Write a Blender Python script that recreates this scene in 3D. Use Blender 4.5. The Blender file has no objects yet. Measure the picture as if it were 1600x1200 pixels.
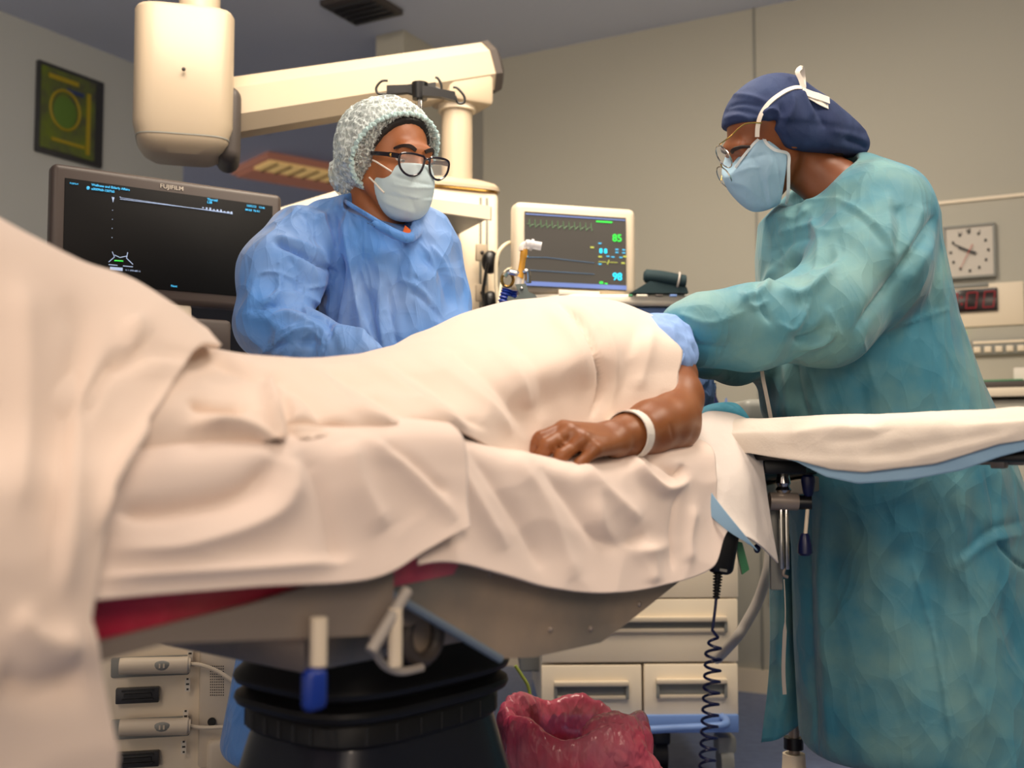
import bpy, bmesh, math, random
import numpy as np
from mathutils import Vector, Matrix, noise as mnoise
C = bpy.context.scene
COL = C.collection
random.seed(4)
# ------------------------------------------------------------------ camera, light, exposure
F_PX, HOR = 1700.0, 704.0
PITCH = math.atan((HOR - 600.0) / F_PX)
CAM = Vector((0, 0, 0.95))
cam_d = bpy.data.cameras.new('camera'); cam = bpy.data.objects.new('camera', cam_d); COL.objects.link(cam)
cam.location = CAM; cam.rotation_euler = (math.pi / 2 + PITCH, 0, 0)
cam_d.sensor_width = 36; cam_d.lens = 36 * F_PX / 1600
cam_d.clip_start = 0.05; cam_d.clip_end = 60
cam_d.dof.use_dof = True; cam_d.dof.focus_distance = 2.12; cam_d.dof.aperture_fstop = 2.9
C.camera = cam
C.view_settings.view_transform = 'Standard'; C.view_settings.look = 'None'
C.view_settings.gamma = 1; C.view_settings.exposure = 0.0; C.view_settings.use_curve_mapping = False
wd = bpy.data.worlds.new('world'); C.world = wd; wd.use_nodes = True
wd.node_tree.nodes['Background'].inputs[0].default_value = (1.0, 0.86, 0.72, 1)
wd.node_tree.nodes['Background'].inputs[1].default_value = 1.05

def area(name, loc, target, size, power, color, spread=180):
    l = bpy.data.lights.new(name, 'AREA'); l.shape = 'DISK'; l.size = size
    l.energy = power; l.color = color; l.spread = math.radians(spread)
    o = bpy.data.objects.new(name, l); COL.objects.link(o); o.location = loc
    o.rotation_euler = (Vector(target) - Vector(loc)).to_track_quat('-Z', 'Y').to_euler()
    return o
area('theatre_lamp_light', (0.32, 1.62, 2.52), (0.15, 1.75, 1.05), 0.6, 8.5, (1.0, 0.85, 0.72), 130)
area('left_fill_light', (-1.35, 0.0, 2.35), (0.1, 1.5, 0.85), 0.9, 8.5, (1.0, 0.81, 0.65), 150)  # added fill from high front left, for the blankets and sheets
area('front_fill_light', (0.35, -0.5, 1.95), (0.1, 1.45, 0.75), 0.9, 5.5, (1.0, 0.80, 0.63), 100)  # added front fill that brightens the hanging near side of the sheets
area('second_theatre_lamp_light', (1.5, 1.7, 2.5), (0.7, 2.2, 1.2), 0.6, 9, (1.0, 0.86, 0.70), 120)
area('ceiling_panel_light', (-0.6, 2.2, 2.6), (-0.9, 3.6, 1.6), 0.8, 14, (1.0, 0.86, 0.70), 130)
area('rear_fill_light', (0.05, 2.55, 2.6), (0.5, 3.3, 0.5), 0.7, 22, (1.0, 0.86, 0.68), 140)  # added fill aimed down at the drawer cart front

area('right_wall_fill_light', (1.25, 2.6, 2.6), (1.3, 3.9, 1.9), 0.7, 5.0, (1.0, 0.88, 0.74), 150)  # added fill that lifts the upper rear right wall
# ------------------------------------------------------------------ pixel helper (camera model above)
_sa, _ca = math.sin(PITCH), math.cos(PITCH)
def W(px, py, d):
    cx, cy = (px - 800) / F_PX, (600 - py) / F_PX
    v = np.array([cx, _ca - _sa * cy, _sa + _ca * cy])
    return np.array([0, 0, 0.95]) + v * (d / v[1])
def to_px(V):
    V = np.asarray(V) - np.array([0, 0, 0.95])
    fw = V[:, 1] * _ca + V[:, 2] * _sa; up = -V[:, 1] * _sa + V[:, 2] * _ca
    return np.stack([800 + F_PX * V[:, 0] / fw, 600 - F_PX * up / fw], 1)
def M_(px, d): return px * d / F_PX          # pixels -> metres at depth d

# ------------------------------------------------------------------ materials
def srgb(c):
    if isinstance(c, str): c = tuple(int(c[i:i + 2], 16) for i in (0, 2, 4))
    return tuple(((x / 255) / 12.92 if x / 255 <= .04045 else ((x / 255 + .055) / 1.055) ** 2.4) for x in c[:3]) + (1,)
def mat(name, col, rough=.5, metal=0, bump=None, var=None, emit=0, alpha=1, trans=0, sheen=0, sss=0, coat=0, spec=.5, crinkle=None):
    """bump=(scale,strength,dist)  var=(scale,colour2,amount)  crinkle=(scale,strength)"""
    m = bpy.data.materials.new(name); m.use_nodes = True; nt = m.node_tree; N = nt.nodes; L = nt.links
    b = N['Principled BSDF']; c = srgb(col)
    b.inputs['Base Color'].default_value = c; b.inputs['Roughness'].default_value = rough
    b.inputs['Metallic'].default_value = metal; b.inputs['Specular IOR Level'].default_value = spec
    tc = N.new('ShaderNodeTexCoord')
    if emit:
        b.inputs['Emission Color'].default_value = c; b.inputs['Emission Strength'].default_value = emit
    if alpha < 1: b.inputs['Alpha'].default_value = alpha
    if trans: b.inputs['Transmission Weight'].default_value = trans; b.inputs['IOR'].default_value = 1.1
    if sheen: b.inputs['Sheen Weight'].default_value = sheen; b.inputs['Sheen Roughness'].default_value = .5
    if coat: b.inputs['Coat Weight'].default_value = coat
    if sss:
        b.inputs['Subsurface Weight'].default_value = sss; b.inputs['Subsurface Radius'].default_value = (.02, .008, .004); b.inputs['Subsurface Scale'].default_value = .5
    if var:
        n = N.new('ShaderNodeTexNoise'); n.inputs['Scale'].default_value = var[0]; n.inputs['Detail'].default_value = 5
        r = N.new('ShaderNodeValToRGB'); r.color_ramp.elements[0].position = .36; r.color_ramp.elements[1].position = .66
        r.color_ramp.elements[0].color = c; c2 = srgb(var[1]); a = var[2]
        r.color_ramp.elements[1].color = tuple(c[i] * (1 - a) + c2[i] * a for i in range(3)) + (1,)
        L.new(tc.outputs['Object'], n.inputs['Vector']); L.new(n.outputs['Fac'], r.inputs['Fac']); L.new(r.outputs['Color'], b.inputs['Base Color'])
    prev = None
    if crinkle:
        wn = N.new('ShaderNodeTexNoise'); wn.inputs['Scale'].default_value = crinkle[0] * .6; wn.inputs['Detail'].default_value = 2
        L.new(tc.outputs['Object'], wn.inputs['Vector'])
        for sc, st in ((crinkle[0], crinkle[1]), (crinkle[0] * 2.7, crinkle[1] * .7)):
            mp = N.new('ShaderNodeMapping'); mp.inputs['Scale'].default_value = (1.3, 1.0, .6); mp.inputs['Rotation'].default_value = (.5, .3 + sc * .1, .2 + sc)
            mx = N.new('ShaderNodeMixRGB'); mx.blend_type = 'ADD'; mx.inputs[0].default_value = .9 / sc
            L.new(tc.outputs['Object'], mx.inputs[1]); L.new(wn.outputs['Color'], mx.inputs[2]); L.new(mx.outputs[0], mp.inputs['Vector'])
            n = N.new('ShaderNodeTexVoronoi'); n.feature = 'F1'; n.inputs['Scale'].default_value = sc
            L.new(mp.outputs['Vector'], n.inputs['Vector'])
            bp = N.new('ShaderNodeBump'); bp.inputs['Strength'].default_value = min(1, st); bp.inputs['Distance'].default_value = .55 / sc
            L.new(n.outputs['Distance'], bp.inputs['Height'])
            if prev: L.new(prev.outputs['Normal'], bp.inputs['Normal'])
            prev = bp
            n = N.new('ShaderNodeTexVoronoi'); n.feature = 'DISTANCE_TO_EDGE'; n.inputs['Scale'].default_value = sc * .8
            mr = N.new('ShaderNodeMapRange'); mr.inputs[2].default_value = .05; L.new(mp.outputs['Vector'], n.inputs['Vector']); L.new(n.outputs['Distance'], mr.inputs[0])
            bp = N.new('ShaderNodeBump'); bp.invert = True; bp.inputs['Strength'].default_value = min(1, st); bp.inputs['Distance'].default_value = .018 / sc
            L.new(mr.outputs[0], bp.inputs['Height'])
            if prev: L.new(prev.outputs['Normal'], bp.inputs['Normal'])
            prev = bp
    if bump:
        n = N.new('ShaderNodeTexNoise'); n.inputs['Scale'].default_value = bump[0]; n.inputs['Detail'].default_value = 4
        bp = N.new('ShaderNodeBump'); bp.inputs['Strength'].default_value = bump[1]; bp.inputs['Distance'].default_value = bump[2] if len(bump) > 2 else .002
        L.new(tc.outputs['Object'], n.inputs['Vector']); L.new(n.outputs['Fac'], bp.inputs['Height'])
        if prev: L.new(prev.outputs['Normal'], bp.inputs['Normal'])
        prev = bp
    if prev: L.new(prev.outputs['Normal'], b.inputs['Normal'])
    return m
def mat_veil(name, col, scale, lo, hi):
    """thin non-woven fabric: pleated, lets what lies under it show through"""
    m = mat(name, col, .7, crinkle=(scale * .6, .5)); nt = m.node_tree; N = nt.nodes; L = nt.links; b = N['Principled BSDF']
    tc = N.new('ShaderNodeTexCoord'); wn = N.new('ShaderNodeTexNoise'); wn.inputs['Scale'].default_value = scale * .5; wn.inputs['Detail'].default_value = 3
    mx = N.new('ShaderNodeMixRGB'); mx.blend_type = 'ADD'; mx.inputs[0].default_value = .03
    mp = N.new('ShaderNodeMapping'); mp.inputs['Scale'].default_value = (1.3, 1.3, .6)
    n = N.new('ShaderNodeTexVoronoi'); n.feature = 'DISTANCE_TO_EDGE'; n.inputs['Scale'].default_value = scale
    mr = N.new('ShaderNodeMapRange'); mr.inputs[1].default_value = .0; mr.inputs[2].default_value = .16
    mr.inputs[3].default_value = hi; mr.inputs[4].default_value = lo
    L.new(tc.outputs['Object'], wn.inputs['Vector']); L.new(tc.outputs['Object'], mx.inputs[1]); L.new(wn.outputs['Color'], mx.inputs[2])
    L.new(mx.outputs[0], mp.inputs['Vector']); L.new(mp.outputs['Vector'], n.inputs['Vector']); L.new(n.outputs['Distance'], mr.inputs[0]); L.new(mr.outputs[0], b.inputs['Alpha'])
    return m
M = {}
M['wall'] = mat('wall_paint', 'b8b4a6', .75, bump=(60, .08))
M['wall_left'] = mat('wall_paint_left', 'c4c6c2', .75, bump=(60, .08))
M['ceil'] = mat('ceiling_paint', 'd4daea', .85)
M['darkroom'] = mat('unlit_wall_tone', '34363e', .8)  # darkness of the unlit room beyond, put into its wall colour
M['floor'] = mat('vinyl_floor', '5a6c96', .35, var=(30, '7486ae', .5))
M['cream'] = mat('cream_plastic', 'd6c7b0', .38)
M['pend'] = mat('pendant_cream_enamel', 'b9a890', .4)
M['cream2'] = mat('ivory_enamel', 'f2e2c8', .42)
M['greyplastic'] = mat('grey_plastic', '8b8b84', .45)
M['grout'] = mat('dark_grey_trim', '47403c', .5)
M['black'] = mat('black_plastic', '0a0a0c', .38)
M['rubber'] = mat('black_rubber', '151516', .5, bump=(40, .1))
M['bezel'] = mat('brown_grey_bezel', '4a403b', .42)
M['screen'] = mat('dark_display', '0b0b0c', .5, spec=.2)
M['screen2'] = mat('grey_display', '45423e', .25, emit=.38)
M['steel'] = mat('brushed_steel', '9a8e84', .36, .3, bump=(25, .08))
M['chrome'] = mat('chrome', 'c8c4bc', .15, 1)
M['panelsteel'] = mat('dull_steel_panel', 'b8a490', .38, .3, var=(4, '45606a', .7))
M['navybase'] = mat('navy_enamel', '0c1426', .35, coat=.3)
M['blueplastic'] = mat('blue_plastic', '1a3a9a', .35)
M['navyplastic'] = mat('navy_plastic', '101a48', .35)
M['cartblue'] = mat('cart_blue_enamel', '6f8fca', .35)
M['blanket'] = mat('cream_cotton_blanket', 'efdbcb', .9, bump=(420, .25, .0015), sheen=.25)
M['sheet'] = mat('pale_cotton_sheet', 'f2dfd2', .88, bump=(500, .2, .001), sheen=.2)
M['pad'] = mat('white_nonwoven_pad', 'e9e0d8', .8, bump=(300, .3, .001), crinkle=(14, .12))
M['padblue'] = mat('pale_blue_pad_backing', '8fb6d4', .6)
M['armcloth'] = mat('cream_armboard_cloth', 'ece2d4', .85, bump=(300, .25, .0015), crinkle=(9, .12))
M['gown_blue'] = mat('blue_nonwoven_gown', '4a88d4', .62, bump=(900, .12, .0005), crinkle=(9, .5), var=(5, '90acd8', .6), sheen=.2)
M['gown_teal'] = mat('teal_nonwoven_gown', '3a869e', .66, bump=(500, .2, .0008), crinkle=(7, .34), var=(8, '76a29e', .8), sheen=.2)
M['gown_pat'] = mat('patient_blue_gown', '8aaee8', .7, bump=(500, .15, .0006), crinkle=(16, .3))
M['tealpad'] = mat('teal_drape', '4aa0be', .65, crinkle=(16, .3))
M['skin_n'] = mat('warm_tan_skin', 'a8693f', .45, sss=.08, bump=(260, .12, .0006), var=(22, '995a34', .6))
M['skin_d'] = mat('brown_skin', '8d5230', .42, sss=.07, bump=(260, .12, .0006), var=(22, '7c4424', .6))
M['skin_p'] = mat('brown_arm_skin', '925a32', .42, sss=.07, bump=(180, .2, .0008), var=(18, '824a28', .7))
M['nail'] = mat('nail', 'b98468', .25)
M['hair'] = mat('dark_hair', '17100d', .5, bump=(120, .5, .002))
M['mask_b'] = mat('pale_blue_mask', '9fc3da', .75, crinkle=(24, .12), bump=(700, .1, .0005))
M['mask_w'] = mat('pale_mask', 'c0d6dc', .72, crinkle=(20, .06), bump=(700, .1, .0005))
M['maskedge'] = mat('mask_binding', 'dfe6e8', .7)
M['capnavy'] = mat('navy_cloth_cap', '1c2d56', .85, bump=(500, .35, .001), crinkle=(14, .16), var=(14, '33466e', .6))
M['bouffant'] = mat_veil('pale_green_bouffant', 'e6f2f0', 62, .34, 1.0)
M['bouffant_edge'] = mat('bouffant_elastic', 'bfdcdc', .75)
M['glass'] = mat('spectacle_lens', 'ffffff', .03, alpha=.16, spec=.8)
M['plum'] = mat('dark_plum_frame', '1d1520', .2, coat=.5)
M['gold'] = mat('gold_wire', 'c49a52', .25, 1)
M['eye'] = mat('eye_white', 'd8cfc6', .2)
M['iris'] = mat('brown_iris', '1c100a', .1)
M['brow'] = mat('eyebrow_hair', '24150e', .7)
M['white'] = mat('white_tape', 'efe7da', .7)
M['wrist'] = mat('white_wristband', 'f2ece2', .45, bump=(300, .3, .0008))
M['orange'] = mat('orange_fabric', 'e8681e', .7)
M['pink'] = mat('pink_pad_cover', 'd8385a', .35, crinkle=(9, .2), var=(5, 'e2787c', .7))
M['redbag'] = mat('red_plastic_bag', 'ff5478', .22, crinkle=(30, .4), alpha=.72, coat=.5, var=(7, 'ffb0bc', .6))
M['green'] = mat('green_plastic', '3c8a5c', .4)
M['greycable'] = mat('grey_cable', 'b3aba2', .5)
M['ivorycable'] = mat('ivory_cable', 'd8ccb0', .5)
M['amber'] = mat('amber_plastic', 'd69a34', .25, alpha=.9)
M['clear'] = mat('clear_plastic', 'f2f0f0', .08, alpha=.55, spec=.9)
M['holder'] = mat('grey_green_holder', '5e6a66', .4)
M['darkteal'] = mat('dark_teal_cloth', '0e2a30', .8)
M['desk'] = mat('desk_white', 'ece2d0', .4)
M['t_cyan'] = mat('cyan_display_text', '3fa8d8', .5, emit=.8)
M['t_cyan2'] = mat('bright_cyan_display_text', '1cc4f0', .5, emit=1.2)
M['t_green'] = mat('green_display_text', '28d040', .5, emit=.9)
M['t_dgreen'] = mat('dim_green_trace', '5c7a58', .5, emit=.45)
M['t_yellow'] = mat('yellow_display_text', 'a8b04a', .5, emit=.6)
M['t_white'] = mat('white_display_text', '9aaccc', .5, emit=.6)
M['t_blue'] = mat('blue_display_bar', '5a6ea8', .5, emit=.6)
M['t_dblue'] = mat('dim_blue_trace', '3c5a78', .5, emit=.5)
M['t_red'] = mat('red_led', '8a1a22', .5, emit=.35)
M['led_off'] = mat('led_window', '241412', .2)
M['edge'] = mat('blue_grey_edge', '8090a0', .35, .2)
M['silver'] = mat('silver_letters', 'c8beb0', .4)
M['ink'] = mat('dark_ink', '3a3834', .6)
M['redhand'] = mat('red_second_hand', 'c04a3a', .5)
M['clockface'] = mat('clock_face', 'ccc4b8', .5)
M['art'] = mat('artwork_print', '4a4a40', .6, var=(9, '6a7a24', 1.0))
M['artyellow'] = mat('artwork_yellow', 'a89420', .6)
M['artgreen'] = mat('artwork_green', '5a7a2c', .6)
M['artblue'] = mat('artwork_blue', '30406a', .6)
M['frame'] = mat('dark_picture_frame', '38383a', .4)
M['louver'] = mat('warm_lamp_louver', 'c8a468', .6, emit=.55)
M['louver_o'] = mat('orange_lamp_reflector', '9a6450', .6, emit=.35)
M['louver_d'] = mat('lamp_rib', '8a7048', .6)

# ------------------------------------------------------------------ object helpers
def link(o): COL.objects.link(o); return o
def thing(name, label, cat, loc, group=None):
    o = bpy.data.objects.new(name, None); link(o); o.location = loc; o.empty_display_size = .05
    o['label'] = label; o['category'] = cat
    if group: o['group'] = group
    return o
def tag(o, label, cat, group=None):
    o['label'] = label; o['category'] = cat
    if group: o['group'] = group
    return o
def world_off(o):
    v = Vector((0, 0, 0))
    while o is not None: v += o.location; o = o.parent
    return v
def mesh_obj(name, V, Fc, m, parent=None, smooth=True, kind=None, label=None):
    V = np.asarray(V, dtype=np.float64)
    me = bpy.data.meshes.new(name)
    if isinstance(Fc, np.ndarray):
        me.vertices.add(len(V)); me.vertices.foreach_set('co', V.astype(np.float32).ravel())
        k = Fc.shape[1]; me.loops.add(Fc.size); me.loops.foreach_set('vertex_index', Fc.ravel().astype(np.int32))
        me.polygons.add(len(Fc)); me.polygons.foreach_set('loop_start', np.arange(0, Fc.size, k, dtype=np.int32))
        me.polygons.foreach_set('loop_total', np.full(len(Fc), k, dtype=np.int32)); me.update(calc_edges=True); me.validate()
    else:
        me.from_pydata([tuple(v) for v in V], [], Fc)
    me.polygons.foreach_set('use_smooth', [bool(smooth)] * len(me.polygons))
    if isinstance(m, (list, tuple)):
        for q in m: me.materials.append(q)
    else: me.materials.append(m)
    o = bpy.data.objects.new(name, me); link(o)
    if parent is not None: o.parent = parent; o.location = -world_off(parent)
    if kind: o['kind'] = kind
    if label: o['label'] = label
    return o
class MB:
    def __init__(s): s.V = []; s.F = []
    def add(s, V, Fc):
        n = len(s.V); s.V += [tuple(v) for v in V]; s.F += [tuple(i + n for i in f) for f in Fc]; return s
    def box(s, c, size, ax=None, bev=0, seg=2):
        bm = bmesh.new(); bmesh.ops.create_cube(bm, size=1)
        for v in bm.verts: v.co = Vector((v.co.x * size[0], v.co.y * size[1], v.co.z * size[2]))
        if bev: bmesh.ops.bevel(bm, geom=list(bm.edges) + list(bm.verts), offset=min(bev, min(size) * .49), segments=seg, affect='EDGES', profile=.5)
        R = np.array(ax, float) if ax is not None else np.eye(3)     # rows = local axes
        bm.verts.index_update()
        V = np.array([v.co[:] for v in bm.verts]) @ R + np.array(c, float)
        s.add(V, [[v.index for v in f.verts] for f in bm.faces]); bm.free(); return s
    def tube(s, pts, r, n=10, cap=True, closed=False):
        P = np.array(pts, float); k = len(P); rr = np.broadcast_to(np.array(r, float), (k,))
        if closed: T = np.roll(P, -1, 0) - np.roll(P, 1, 0)
        else: T = np.gradient(P, axis=0)
        T /= np.linalg.norm(T, axis=1)[:, None] + 1e-12
        a = np.array([0, 0, 1.0]) if abs(T[0][2]) < .9 else np.array([1.0, 0, 0])
        u = np.cross(T[0], a); u /= np.linalg.norm(u); V = []
        for i in range(k):
            u = u - T[i] * np.dot(u, T[i]); u /= np.linalg.norm(u) + 1e-12; w = np.cross(T[i], u)
            for j in range(n):
                t = 2 * math.pi * j / n; V.append(P[i] + rr[i] * (math.cos(t) * u + math.sin(t) * w))
        Fc = []
        for i in range(k if closed else k - 1):
            for j in range(n):
                a0, b0 = i * n, ((i + 1) % k) * n
                Fc.append((a0 + j, a0 + (j + 1) % n, b0 + (j + 1) % n, b0 + j))
        if cap and not closed: Fc += [tuple(range(n))[::-1], tuple((k - 1) * n + j for j in range(n))]
        return s.add(V, Fc)
    def ribbon(s, pts, nrm, w, t=.001):
        """flat strip along pts: width w, thickness t, nrm = face normal (one or per point)"""
        P = np.array(pts, float); T = np.gradient(P, axis=0); T /= np.linalg.norm(T, axis=1)[:, None] + 1e-12
        Nn = np.broadcast_to(np.array(nrm, float), P.shape); V = []; ww = np.broadcast_to(np.array(w, float), (len(P),))
        for i in range(len(P)):
            b = np.cross(T[i], Nn[i]); b /= np.linalg.norm(b) + 1e-12; n_ = np.cross(b, T[i])
            for q, z in ((-1, -1), (1, -1), (1, 1), (-1, 1)): V.append(P[i] + b * q * ww[i] / 2 + n_ * z * t / 2)
        Fc = []
        for i in range(len(P) - 1):
            for j in range(4): Fc.append((i * 4 + j, i * 4 + (j + 1) % 4, i * 4 + 4 + (j + 1) % 4, i * 4 + 4 + j))
        k = len(P) - 1; Fc += [(3, 2, 1, 0), (k * 4, k * 4 + 1, k * 4 + 2, k * 4 + 3)]
        return s.add(V, Fc)
    def cyl(s, a, b, r0, r1=None, n=24): return s.tube([a, b], [r0, r0 if r1 is None else r1], n)
    def prism(s, pts, vec):
        P = np.array(pts, float); n = len(P); v = np.array(vec, float)
        return s.add(list(P) + list(P + v), [tuple(range(n))[::-1], tuple(range(n, 2 * n))] + [(i, (i + 1) % n, n + (i + 1) % n, n + i) for i in range(n)])
    def lathe(s, c, prof, n=32, ax=None, sx=1, sy=1, squ=2.0):
        R = np.array(ax, float) if ax is not None else np.eye(3); V = []
        for r, z in prof:
            for j in range(n):
                t = 2 * math.pi * j / n; ct, st = math.cos(t), math.sin(t)
                q = (abs(ct) ** squ + abs(st) ** squ) ** (-1 / squ)
                V.append(np.array([r * sx * ct * q, r * sy * st * q, z]) @ R + np.array(c, float))
        k = len(prof); Fc = [(i * n + j, i * n + (j + 1) % n, (i + 1) * n + (j + 1) % n, (i + 1) * n + j) for i in range(k - 1) for j in range(n)]
        Fc += [tuple(range(n))[::-1], tuple((k - 1) * n + j for j in range(n))]
        return s.add(V, Fc)
    def sph(s, c, r, n=14, ax=None):
        r = (r, r, r) if np.isscalar(r) else r; V = []; R = np.array(ax, float) if ax is not None else np.eye(3)
        for i in range(1, n):
            for j in range(2 * n):
                a, b = math.pi * i / n, math.pi * j / n
                V.append(np.array([r[0] * math.sin(a) * math.cos(b), r[1] * math.sin(a) * math.sin(b), r[2] * math.cos(a)]) @ R + np.array(c, float))
        V += [np.array([0, 0, r[2]]) @ R + np.array(c, float), np.array([0, 0, -r[2]]) @ R + np.array(c, float)]
        m_ = 2 * n; Fc = [(i * m_ + j, (i + 1) * m_ + j, (i + 1) * m_ + (j + 1) % m_, i * m_ + (j + 1) % m_) for i in range(n - 2) for j in range(m_)]
        a = len(V) - 2; Fc += [(a, j, (j + 1) % m_) for j in range(m_)] + [(a + 1, (n - 2) * m_ + (j + 1) % m_, (n - 2) * m_ + j) for j in range(m_)]
        return s.add(V, Fc)
    def text(s, body, o, ex, ey, h, depth=.0006, align='LEFT', bold=0, sx=1.0):
        cu = bpy.data.curves.new('t', 'FONT'); cu.body = body; cu.size = 1; cu.extrude = .01; cu.align_x = align; cu.offset = bold
        ob = bpy.data.objects.new('t', cu); link(ob); bpy.context.view_layer.update()
        me = bpy.data.meshes.new_from_object(ob.evaluated_get(bpy.context.evaluated_depsgraph_get()))
        ex = np.array(ex, float); ey = np.array(ey, float); ez = np.cross(ex, ey)
        V = [np.array(o, float) + ex * v.co.x * h * 1.38 * sx + ey * v.co.y * h * 1.38 + ez * (v.co.z / .01) * depth for v in me.vertices]
        s.add(V, [tuple(p.vertices) for p in me.polygons])
        bpy.data.objects.remove(ob); bpy.data.curves.remove(cu); bpy.data.meshes.remove(me); return s
    def build(s, name, m, parent=None, smooth=False, **kw):
        o = mesh_obj(name, s.V, s.F, m, parent, smooth, **kw)
        if smooth == 'auto':
            pass
        return o
def autosmooth(o, ang=35):
    me = o.data; me.polygons.foreach_set('use_smooth', [True] * len(me.polygons))
    bm = bmesh.new(); bm.from_mesh(me); lim = math.radians(ang)
    for e in bm.edges:
        if len(e.link_faces) == 2 and e.calc_face_angle(0) > lim: e.smooth = False
    bm.to_mesh(me); bm.free(); return o
def B(name, mb, m, parent=None, **kw): return autosmooth(mb.build(name, m, parent, **kw))
def frame(ex, ez=(0, 0, 1)):
    """rows: right, back(normal), up from a horizontal right-direction"""
    x = np.array(ex, float); x /= np.linalg.norm(x); z = np.array(ez, float); z = z - x * np.dot(x, z); z /= np.linalg.norm(z)
    return np.array([x, np.cross(z, x), z])
def nv(a): a = np.array(a, float); return a / np.linalg.norm(a)
def spline(pts, n=8, closed=False):
    P = np.array(pts, float); k = len(P); out = []
    for i in range(k if closed else k - 1):
        if closed: p0, p1, p2, p3 = P[(i - 1) % k], P[i], P[(i + 1) % k], P[(i + 2) % k]
        else: p0, p1, p2, p3 = P[max(i - 1, 0)], P[i], P[i + 1], P[min(i + 2, k - 1)]
        for j in range(n):
            t = j / n; out.append(.5 * ((2 * p1) + (-p0 + p2) * t + (2 * p0 - 5 * p1 + 4 * p2 - p3) * t * t + (-p0 + 3 * p1 - 3 * p2 + p3) * t ** 3))
    if not closed: out.append(P[-1])
    return np.array(out)

def hit(f, px, py, d0, d1, off=0.0):
    """first point where the sight line through a pixel meets the surface f = off, between depths d0 and d1"""
    a, b = W(px, py, d0), W(px, py, d1); t = np.linspace(0, 1, 400)[:, None]; Q = (a + (b - a) * t).astype(np.float32); v = f(Q) - off
    k = int(np.argmax(v < 0)); return Q[k].astype(float) if v[k] < 0 else None
# ------------------------------------------------------------------ implicit surfaces
def smin(a, b, k):
    h = np.clip(.5 + .5 * (b - a) / k, 0, 1); return b * (1 - h) + a * h - k * h * (1 - h)
def smax(a, b, k): return -smin(-a, -b, k)
def cone(a, b, r0, r1):
    a = np.array(a, np.float32); b = np.array(b, np.float32); ba = b - a; L2 = float(ba @ ba) + 1e-12
    def f(P):
        pa = P - a; h = np.clip(pa @ ba / L2, 0, 1); q = pa - h[:, None] * ba
        return np.sqrt((q * q).sum(1)) - (r0 + h * (r1 - r0))
    return f
def ell(c, r, ax=None):
    c = np.array(c, np.float32); r = np.array(r, np.float32); R = None if ax is None else np.array(ax, np.float32).T
    def f(P):
        q = P - c
        if R is not None: q = q @ R
        a = q / r; k0 = np.sqrt((a * a).sum(1)); k1 = np.sqrt(((a / r) ** 2).sum(1)) + 1e-9
        return k0 * (k0 - 1) / k1
    return f
def chain(pts, rad, k=.01):
    fs = [cone(pts[i], pts[i + 1], rad[i], rad[i + 1]) for i in range(len(pts) - 1)]
    return union(fs, k)
def union(fs, k=.01):
    def f(P):
        d = fs[0](P)
        for g in fs[1:]: d = smin(d, g(P), k)
        return d
    return f
def loft(keys, rot=0.0, k=.03):
    """keys: (z, cx, cy, rx, ry); elliptical stack, rounded off at both ends"""
    K = np.array(sorted(keys), np.float32); cr, sr = math.cos(rot), math.sin(rot)
    def f(P):
        z = np.clip(P[:, 2], K[0, 0], K[-1, 0])
        cx, cy, rx, ry = (np.interp(z, K[:, 0], K[:, i]) for i in (1, 2, 3, 4))
        x, y = P[:, 0] - cx, P[:, 1] - cy; x, y = x * cr + y * sr, -x * sr + y * cr
        d = (np.sqrt((x / rx) ** 2 + (y / ry) ** 2) - 1) * np.minimum(rx, ry) * .9
        return smax(d, np.abs(P[:, 2] - (K[0, 0] + K[-1, 0]) / 2) - (K[-1, 0] - K[0, 0]) / 2, k).astype(np.float32)
    return f
def polygonise(f, lo, hi, h, blk=8):
    lo = np.array(lo, np.float32); hi = np.array(hi, np.float32)
    n = np.ceil((hi - lo) / h / blk).astype(int); S = n * blk
    bc = [lo[i] + (np.arange(n[i]) + .5) * blk * h - .5 * h for i in range(3)]
    G = np.stack(np.meshgrid(*bc, indexing='ij'), -1).reshape(-1, 3).astype(np.float32)
    d = f(G); rad = blk * h * .87 * 1.6 + h
    full = np.repeat(np.repeat(np.repeat(np.where(d < 0, -1, 1).astype(np.float32).reshape(n), blk, 0), blk, 1), blk, 2)
    act = np.argwhere((np.abs(d) < rad).reshape(n))
    off = np.stack(np.meshgrid(*[np.arange(blk)] * 3, indexing='ij'), -1).reshape(-1, 3)
    for s0 in range(0, len(act), 1500):
        A = act[s0:s0 + 1500]; I = (A[:, None, :] * blk + off[None]).reshape(-1, 3)
        v = f((lo + I * h).astype(np.float32)); full[I[:, 0], I[:, 1], I[:, 2]] = v
    return nets(full, lo, h)
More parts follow.
